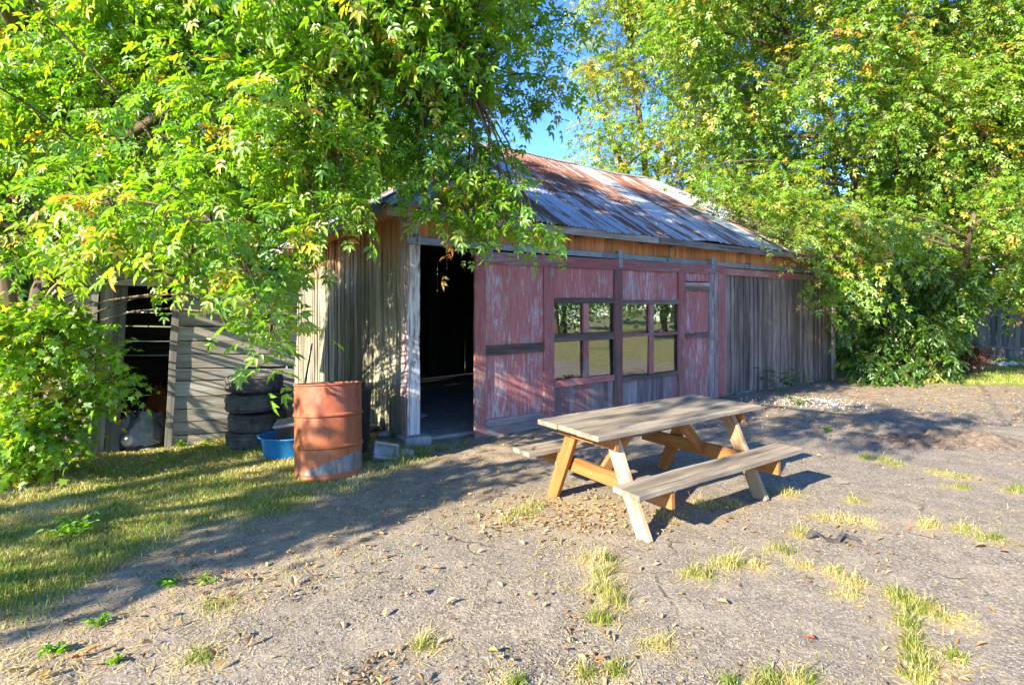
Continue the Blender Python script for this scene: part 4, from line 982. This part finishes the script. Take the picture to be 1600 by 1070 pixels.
tb = Vector((5.0, 18.6, 0))
tree('box_elder_tree', 'tall tree behind the barn roof with leaves turning yellow and orange', 'tree', tb,
     [([tb, (5.0, 18.6, 3), (4.6, 18.5, 6), (4.0, 18.4, 10.5)], .3, .06), ([(5, 18.6, 3), (6.2, 18.2, 6), (6.8, 18.4, 10)], .2, .05), ([(4.8, 18.5, 4.5), (3.4, 18.2, 7), (2.8, 18.2, 9)], .12, .04)],
     cl, T_FAR, M['leaf_right'], 23, dens=17, slen=.75, lsize=.27, tint=.66, sd=.12, yel=.16, K=4, droop=.4, shell=.5)
rng = np.random.default_rng(10)
bx_ = [1285, 1305, 1330, 1400, 1470, 1495, 1510]; by_ = [470, 600, 612, 612, 606, 585, 500]
cl = region(rng, 34, 1295, 1500, 400, bx_, by_, 11.6, 13.6, .28, .5, .8, .7)
tb = Vector((8.7, 12.2, 0))
tree('shrub', 'dense dark green shrub growing down to the ground by the barn end', 'shrub', tb,
     [([tb, (8.6, 12.2, .6), (8.4, 12.1, 1.5)], .05, .02), ([tb, (9.1, 12.3, .7), (9.4, 12.2, 1.6)], .05, .02)], cl, T_OVATE, M['leaf_dark'], 24, dens=110, slen=.36, lsize=.11, tint=.34, sd=.12, yel=.02, K=6, droop=.3, lr=.02)
rng = np.random.default_rng(12)
cl = [(-4.6 + rng.normal(0, 0) , 5.0, 1, .01)][:0]
for k in range(40):
    px = rng.uniform(-60, 185); py = rng.uniform(490, 735); d = rng.uniform(4.6, 5.5)
    if px > np.interp(py, [490, 560, 600, 640, 700, 735], [110, 175, 190, 120, 100, 70]): continue
    c = wp(px, py, d); cl.append((c.x, c.y, max(c.z, .12), rng.uniform(.14, .24)))
for (px, py) in ((180, 590), (150, 560), (130, 520), (90, 490), (20, 560), (60, 640), (20, 690), (100, 690), (10, 730), (45, 735), (-10, 660), (0, 600), (30, 520), (70, 560)):
    c = wp(px, py, 4.9); cl.append((c.x, c.y, c.z, .16))
tb = Vector((-4.55, 5.15, 0))
tree('maple_sapling', 'bright green maple saplings crowding the left side of the shed', 'sapling', tb,
     [([tb, (-4.5, 5.1, .7), (-4.35, 5.0, 1.3), (-4.2, 4.9, 1.7)], .018, .008), ([tb, (-4.8, 5.2, .7), (-5.0, 5.2, 1.5)], .016, .008), ([tb, (-4.3, 5.0, .5), (-3.9, 4.9, 1.0)], .012, .006)],
     cl, T_MAPLE, M['leaf_sap'], 25, dens=230, slen=.22, lsize=.066, tint=.56, sd=.10, yel=.07, K=4, droop=.3, lr=.008, down=.05)

# trees that stand out of frame to the left: their crowns shade lawn, barn front and drive
rng = np.random.default_rng(14); cl = []
EDGE = [(-9, -4.3), (-2.44, 2.75), (-.1, 4.95), (3, 8)]
n1_ = n2_ = 0
for k in range(3000):
    x = rng.uniform(-6, .6); y = rng.uniform(2.0, 6.5)
    sd_ = float(seg_side(np.array([[x, y]]), EDGE)[0])
    if .2 < sd_ < .6 and -4.5 < x < -.3 and n1_ < 15: n1_ += 1; shade(x, y, rng.uniform(2.6, 3.8), rng.uniform(.2, .32))
    elif 1.0 < sd_ and n2_ < 13: n2_ += 1; shade(x, y, rng.uniform(2.8, 4.4), rng.uniform(.2, .34))
tb = Vector((-9.6, -1.4, 0))
tree('shade_tree', 'tall leafy tree at the edge of the lawn casting dappled shade over the yard', 'tree', tb,
     [([tb, (-9.5, -1.4, 2.5), (-9.2, -1.2, 4.5), (-8.6, -.9, 7)], .24, .07), ([(-9.5, -1.4, 1.6), (-8.4, -1.0, 2.8), (-7, -.6, 3.6), (-5.2, -.2, 4)], .12, .04)],
     cl, T_THREE, M['leaf_far'], 26, dens=60, slen=.38, lsize=.2, tint=.42, K=4, droop=.4, twigs=False, keepout=False)

# trees reflected in the door windows, and the tree line round the yard
def simple_tree(name, label, base, h, r, seed, tint=.4, n=26, mat='leaf_far', ls=.5, group=None, low=.3, dens=9, cat='tree', sl=1.1):
    rg = np.random.default_rng(seed); b = Vector(base); c = []
    for k in range(n):
        u = nrm(rg.normal(0, 1, (1, 3)))[0] * rg.random() ** .4
        z = h * (low + (1 - low) / 2) + u[2] * h * (1 - low) / 2
        c.append((b.x + u[0] * r, b.y + u[1] * r, max(z, .5), rg.uniform(.28, .42) * r))
    return tree(name, label, cat, base, [([b, b + Vector((.05, .03, h * .3)), b + Vector((.1 * r, -.05 * r, h * .6)), b + Vector((0, .1, h * .9))], .05 * r + .08, .04)], c, T_THREE, M[mat], seed, dens=dens / (r * r * .12), slen=sl, lsize=ls, tint=tint, sd=.1, yel=.02, K=3, twigs=False, keepout=False)
simple_tree('lawn_tree', 'nearest thick trunked tree on the open lawn to the right of the drive', (24, 1.2, 0), 9, 3.4, 31, .36, low=.28)
simple_tree('lawn_tree', 'yellow green tree on the open lawn right of the drive', (33, 6.5, 0), 9, 3.8, 32, .55, low=.18)
simple_tree('lawn_tree', 'dark round tree far across the open lawn', (44, 1.5, 0), 11, 4.8, 33, .28, low=.12)
simple_tree('lawn_tree', 'dark broad tree at the far end of the open lawn', (46, 14, 0), 11, 5.2, 34, .3, low=.08)
simple_tree('lawn_tree', 'bushy dark tree behind the yellow green one across the lawn', (50, 7, 0), 11, 5.0, 42, .3, low=.05)
simple_tree('lawn_tree', 'bushy dark tree between the round and the tall tree across the lawn', (46, -4, 0), 11, 4.8, 43, .26, low=.05)
simple_tree('lawn_tree', 'tall dark tree at the far left of the open lawn', (40, -9, 0), 12, 5.0, 35, .28, low=.1)
simple_tree('background_tree', 'dark tree standing behind the blue grey fence', (17.5, 21.5, 0), 9, 3.6, 36, .25, low=.1, dens=14)
simple_tree('background_tree', 'dark tree standing behind the right end of the barn and shrub', (13.2, 22.5, 0), 9, 3.4, 44, .28, low=.04, dens=14)
simple_tree('background_tree', 'large dark tree beyond the right end of the fence', (25, 22, 0), 11, 4.6, 37, .3, low=.08)
simple_tree('background_tree', 'shady tree behind the shed and barn end', (-5.2, 15.5, 0), 9.5, 3.6, 38, .4, n=34, low=.1, dens=15, ls=.36, sl=.9)
simple_tree('background_tree', 'leafy tree left of the shed at the edge of the yard', (-12.5, 13.5, 0), 10, 3.2, 39, .42, n=26, low=.2, dens=12, ls=.36, sl=.9)
simple_tree('background_tree', 'far tree on the horizon left of the yard', (-24, 26, 0), 10, 4.6, 40, .35, low=.1)
simple_tree('background_tree', 'broad far tree at the left edge of the yard', (-17, 19, 0), 10, 4.2, 45, .4, low=.04, dens=14)
simple_tree('background_tree', 'bushy tree far behind the left of the shed', (-10.5, 22, 0), 9, 4.0, 46, .34, low=.04, dens=14)
simple_tree('background_tree', 'far bushy tree beyond the open ground left of the shed', (-22, 11, 0), 10, 4.4, 47, .36, low=.04, dens=14)
simple_tree('background_tree', 'tall far tree behind the middle of the barn', (-1.5, 25, 0), 9, 4.0, 48, .33, low=.05, dens=12)
p = gp(1505, 583)
simple_tree('dead_shrub', 'dead reddish brown bush in front of the fence', (p.x, p.y, 0), .95, .55, 41, .5, n=12, mat='leaf_dead', ls=.13, low=.05, dens=9, cat='shrub', sl=.25)
mb = MB(); pr = gp(1565, 571)
for k in range(14): mb.blob((random.gauss(0, .3), random.gauss(0, .2), .05), .12, .09, .06, random.random() * 6, amp=.3)
tag(mb.build('rubble_pile', M['white_stone']), 'small pale rubble pile on the shaded grass by the fence', 'rubble').location = pr

# ------------------------------------------------------------------ grass
def blades(P, h, w, rng, lean=.5, tint=None):
    n = len(P); a = rng.uniform(0, 2 * np.pi, n); b = rng.uniform(0, 2 * np.pi, n)
    W = np.stack([np.cos(a), np.sin(a), np.zeros(n)], 1) * (w * .5)[:, None]
    Ln = np.stack([np.cos(b), np.sin(b), np.zeros(n)], 1) * (h * lean * rng.uniform(.2, 1.4, n))[:, None]
    up = np.array([0, 0, 1.0]) * h[:, None]
    m = P + up * .6 + Ln * .35; t = P + up * (1 - .25 * np.broadcast_to(lean, n))[:, None] + Ln
    V = np.stack([P - W, P + W, m + W * .75, m - W * .75, t], 1).reshape(-1, 3)
    Fc = (np.array([(0, 1, 2), (0, 2, 3), (3, 2, 4)])[None] + (np.arange(n) * 5)[:, None, None]).reshape(-1)
    return V, Fc, np.repeat(tint, 3)
rng = np.random.default_rng(31)
def grass_set(n, py0, py1, px0, px1, cond):
    P = scatter_view(n, py0, py1, px0, px1, cond, 0.0); n = len(P)
    dry = vnoise(P[:, 0], P[:, 1], .55, 12) * .6 + vnoise(P[:, 0], P[:, 1], .16, 13) * .4
    t = np.clip(.14 + .85 * dry ** 1.15 + rng.normal(0, .18, n), 0, 1)
    sc = .75 + .08 * P[:, 1]
    return P, rng.uniform(.022, .06, n) * (.6 + .8 * vnoise(P[:, 0], P[:, 1], .3, 15)), .0038 * sc * rng.uniform(.6, 1.3, n), t
A_ = grass_set(90000, 690, 1120, -120, 820, lambda x, y, l, d: outside(x, y, .02) & (x < 2) & (RNG.random(len(x)) < np.clip(l * 1.25 - .1 - .25 * (vnoise(x, y, .4, 16) > .62), 0, 1)))
B_ = grass_set(9000, 556, 600, 1440, 1680, lambda x, y, l, d: (l > .4) & (x > 7.5))
P = np.concatenate([A_[0], B_[0]]); hh = np.concatenate([A_[1], B_[1] * 1.6]); ww = np.concatenate([A_[2], B_[2] * 1.6]); tt = np.concatenate([A_[3], B_[3] * .8])
V, Fc, tn = blades(P, hh, ww, rng, .75, tt)
tag(fast_mesh('lawn_grass', V, Fc, 3, M['grass'], {'tint': tn}), kind='stuff')
# dry stalks and clippings lying on dirt and lawn edge
P = scatter_view(15000, 600, 1110, -60, 1660, lambda x, y, l, d: outside(x, y, .05) & (RNG.random(len(x)) < np.clip(.04 + .5 * d * (1 - l) + .9 * np.exp(-((x - .35) ** 2 / .5 + (y - 4.35) ** 2 / .10)) + .5 * (vnoise(x, y, .8, 18) > .75) + 1.0 * thatch_at(x, y), 0, 1)), .004)
n = len(P); a = rng.uniform(0, 6.28, n); Ld = np.stack([np.cos(a), np.sin(a), rng.normal(0, .12, n)], 1) * rng.uniform(.02, .07, n)[:, None]; Wd = np.stack([-np.sin(a), np.cos(a), np.zeros(n)], 1) * .0022
V = np.stack([P - Wd, P + Wd, P + Ld + Wd * .4 + [0, 0, .004], P + Ld - Wd * .4 + [0, 0, .004]], 1).reshape(-1, 3)
tag(fast_mesh('dry_clippings', V, np.arange(4 * n), 4, M['grass'], {'tint': rng.uniform(.6, 1, n)}), kind='stuff')

def tuft(px, py, w, h, n, tint, label, group, name='grass_tuft', cat='grass tuft', lean=.8):
    c = gp(px, py); s = c.y / F; R_ = w * s * .5
    m = int(rng.integers(3, 7)); cc = rng.normal(0, R_ * .42, (m, 2)) * (1, .6); k = rng.integers(0, m, n)
    P = np.concatenate([cc[k] + np.clip(rng.normal(0, R_ * .28, (n, 2)), -R_ * .5, R_ * .5), np.zeros((n, 1))], 1)
    hh_ = h * s * rng.lognormal(-.45, .45, n) * rng.uniform(.6, 1.25, m)[k] * np.exp(-((P[:, :2] ** 2).sum(1)) / (R_ * R_ * 1.6))
    V, Fc, tn = blades(P, np.maximum(hh_, .008), rng.uniform(.002, .0042, n), rng, rng.uniform(.4, 1.7, n), np.clip(tint + .25 * rng.normal(0, 1, m)[k] * .5 + rng.normal(0, .2, n), 0, 1))
    o = fast_mesh(name, V, Fc, 3, M['tuft'], {'tint': tn}); o.location = (c.x, c.y, gz(c.x, c.y)); return tag(o, label, cat, group)
for label, group, items in TG:
    for (px, py, w, h, t) in items: tuft(px, py, w, h, int(60 + w * 3.2), t, label, group)

def weed(px, py, hpx, wpx, label, tint=.35, lsize=.05, n=60, mat='leaf_sap', group=None, tpl=T_OVATE, name='weed', cat='weed'):
    c = gp(px, py); s = c.y / F; H = hpx * s; W_ = wpx * s * .5
    root = empty(name, (c.x, c.y, gz(c.x, c.y)), (0, 0, 0), label, cat, group)
    mb = MB(); P, Y, Z = [], [], []
    for k in range(max(4, n // 9)):
        a = random.uniform(0, 6.28); r = W_ * random.random() ** .6; tip = Vector((r * math.cos(a), r * math.sin(a), H * random.uniform(.4, 1.0)))
        st = bez(Vector((tip.x * .2, tip.y * .2, 0)), Vector((tip.x * .4, tip.y * .4, tip.z * .8)), tip, 5)
        mb.tube(st, [.0035, .003, .0028, .0022, .0015], 4)
        for j in range(9):
            t = .25 + .75 * random.random(); q = st[0].lerp(st[2], t * 2) if t < .5 else st[2].lerp(st[4], t * 2 - 1); b = random.uniform(0, 6.28)
            P.append(q); Y.append((math.cos(b), math.sin(b), random.uniform(-.2, .5))); Z.append((random.gauss(0, .3), random.gauss(0, .3), 1))
    mb.build('stems', M['leaf_stem'], root)
    P, Y, Z = np.array(P), np.array(Y), np.array(Z); m = len(P)
    leaves('foliage', tpl, P, Y, Z, lsize * rng.uniform(.6, 1.25, m), tint + rng.normal(0, .1, m), M[mat], root); return root
M['leaf_stem'] = plain('green_stem', (.08, .13, .03), (.14, .19, .05), 20, .7)
weed(118, 842, 34, 92, 'broad leafy green weed clump in the middle of the lawn', .46, .045, 190)
weed(262, 916, 16, 42, 'low dark green weed on the dirt at the lawn edge', .3, .03, 70)
weed(322, 908, 14, 46, 'low pale green weed between the dirt and the asphalt', .5, .025, 60)
weed(155, 976, 18, 46, 'low green weed on the bare dirt near the lower left', .38, .028, 70)
weed(92, 1016, 20, 54, 'spreading green weed on the dirt in the lower left corner', .42, .03, 80)
weed(184, 1034, 14, 22, 'tiny green sprout on the dirt at the lower left', .45, .025, 30)
weed(285, 700, 18, 26, 'small green weed at the foot of the shed wall', .3, .05, 30)
weed(322, 700, 12, 30, 'low dark weed by the shed wall beside the tyres', .25, .045, 24)
weed(645, 690, 14, 40, 'scruffy green weed at the foot of the white corner post', .35, .035, 50)
weed(720, 698, 10, 34, 'small bright weed on the ground before the barn doorway', .45, .03, 30)
weed(1150, 612, 34, 26, 'dark green weed against the dark board wall', .25, .07, 36, 'leaf_dark')
weed(1220, 612, 46, 76, 'tall feathery weed leaning along the dark board wall', .33, .10, 90, 'leaf_dark')
weed(1262, 606, 30, 22, 'yellow flowering weed at the right end of the board wall', .84, .05, 45)
weed(1245, 632, 22, 60, 'low green weed patch before the white gravel', .36, .07, 60, 'leaf_dark')
weed(1292, 672, 10, 34, 'small bright green weed in the leaf litter behind the table', .42, .05, 40)
weed(575, 690, 30, 40, 'grassy weed tangle between the steel drum and the barn', .45, .05, 60, 'leaf_dark')
weed(612, 716, 16, 50, 'grassy weeds beside the tipped concrete block', .5, .04, 50)

# ------------------------------------------------------------------ fallen leaves
def curl():
    v, f = leaflet((0, -.5), 0, 1.0, .55, True, .55, -.35); return np.array(v), np.array(f)
T_DRY = curl()
P = scatter_view(3600, 606, 1100, -60, 1660, lambda x, y, l, d: outside(x, y, .05) & (RNG.random(len(x)) < np.clip(.012 + .04 * l + .03 * d + .16 * (vnoise(x, y, .5, 21) > .78) + 1.3 * np.exp(-((x - .45) ** 2 / .55 + (y - 4.3) ** 2 / .14)) + .5 * (y > 7.4) * (x > 2.5), 0, 1)), .006)
n = len(P); a = rng.uniform(0, 6.28, n)
tag(leaves('leaf_litter', T_DRY, P, np.stack([np.cos(a), np.sin(a), rng.normal(0, .15, n)], 1), np.stack([rng.normal(0, .45, n), rng.normal(0, .45, n), np.ones(n)], 1), rng.uniform(.018, .045, n), rng.choice([.15, .4, .6, .75, .88, 1.0], n, p=[.15, .25, .3, .2, .06, .04]), M['dead_leaf']), kind='stuff')
FL = [((690, 1000), 'tan'), ((680, 888), 'red'), ((655, 928), 'tan'), ((705, 940), 'yellow'), ((828, 928), 'yellow'), ((857, 929), 'orange'), ((802, 927), 'tan'), ((603, 958), 'tan'), ((772, 1023), 'red'), ((655, 1067), 'tan'), ((938, 1032), 'red'), ((765, 820), 'yellow'), ((1025, 877), 'tan'),
      ((336, 1022), 'red'), ((278, 980), 'tan'), ((258, 968), 'orange'), ((376, 998), 'orange'), ((390, 1007), 'orange'), ((343, 1044), 'tan'), ((118, 1033), 'red'), ((70, 1064), 'yellow'), ((50, 1058), 'tan'), ((20, 1050), 'tan'), ((142, 1022), 'orange'), ((590, 1066), 'yellow'), ((232, 1012), 'tan'),
      ((460, 910), 'tan'), ((392, 905), 'tan'), ((1360, 970), 'orange'), ((1265, 1001), 'red'), ((1535, 1015), 'orange'), ((1380, 894), 'orange'), ((1548, 956), 'orange'), ((1460, 842), 'orange'), ((1570, 868), 'orange'), ((1532, 862), 'tan'), ((1128, 945), 'tan'), ((350, 825), 'yellow'), ((250, 770), 'yellow'), ((1410, 1000), 'tan'), ((1495, 1034), 'tan'), ((1260, 910), 'tan')]
TV, TF = T_DRY
for (px, py), kind in FL:
    c = gp(px, py); t = {'tan': .62, 'red': .98, 'yellow': .88, 'orange': .45}[kind]; sz = random.uniform(.03, .06)
    w = TV * sz * (1, random.uniform(.9, 1.2), random.uniform(.8, 1.8))
    o = fast_mesh('fallen_leaf', w, TF.reshape(-1), 4, M['dead_leaf'], {'tint': np.full(len(TF), t + random.gauss(0, .03))})
    o.location = (c.x, c.y, gz(c.x, c.y) + sz * .2); o.rotation_euler = (random.gauss(0, .25), random.gauss(0, .25), random.uniform(0, 6.28))
    where = 'lawn' if py < 830 and px < 400 else ('bare dirt at the lower left' if px < 400 else 'grey asphalt')
    tag(o, 'fallen curled %s leaf lying on the %s' % ({'tan': 'tan', 'red': 'reddish', 'yellow': 'yellow', 'orange': 'orange brown'}[kind], where), 'fallen leaf', 'fallen %s leaves on the %s' % (kind, where))
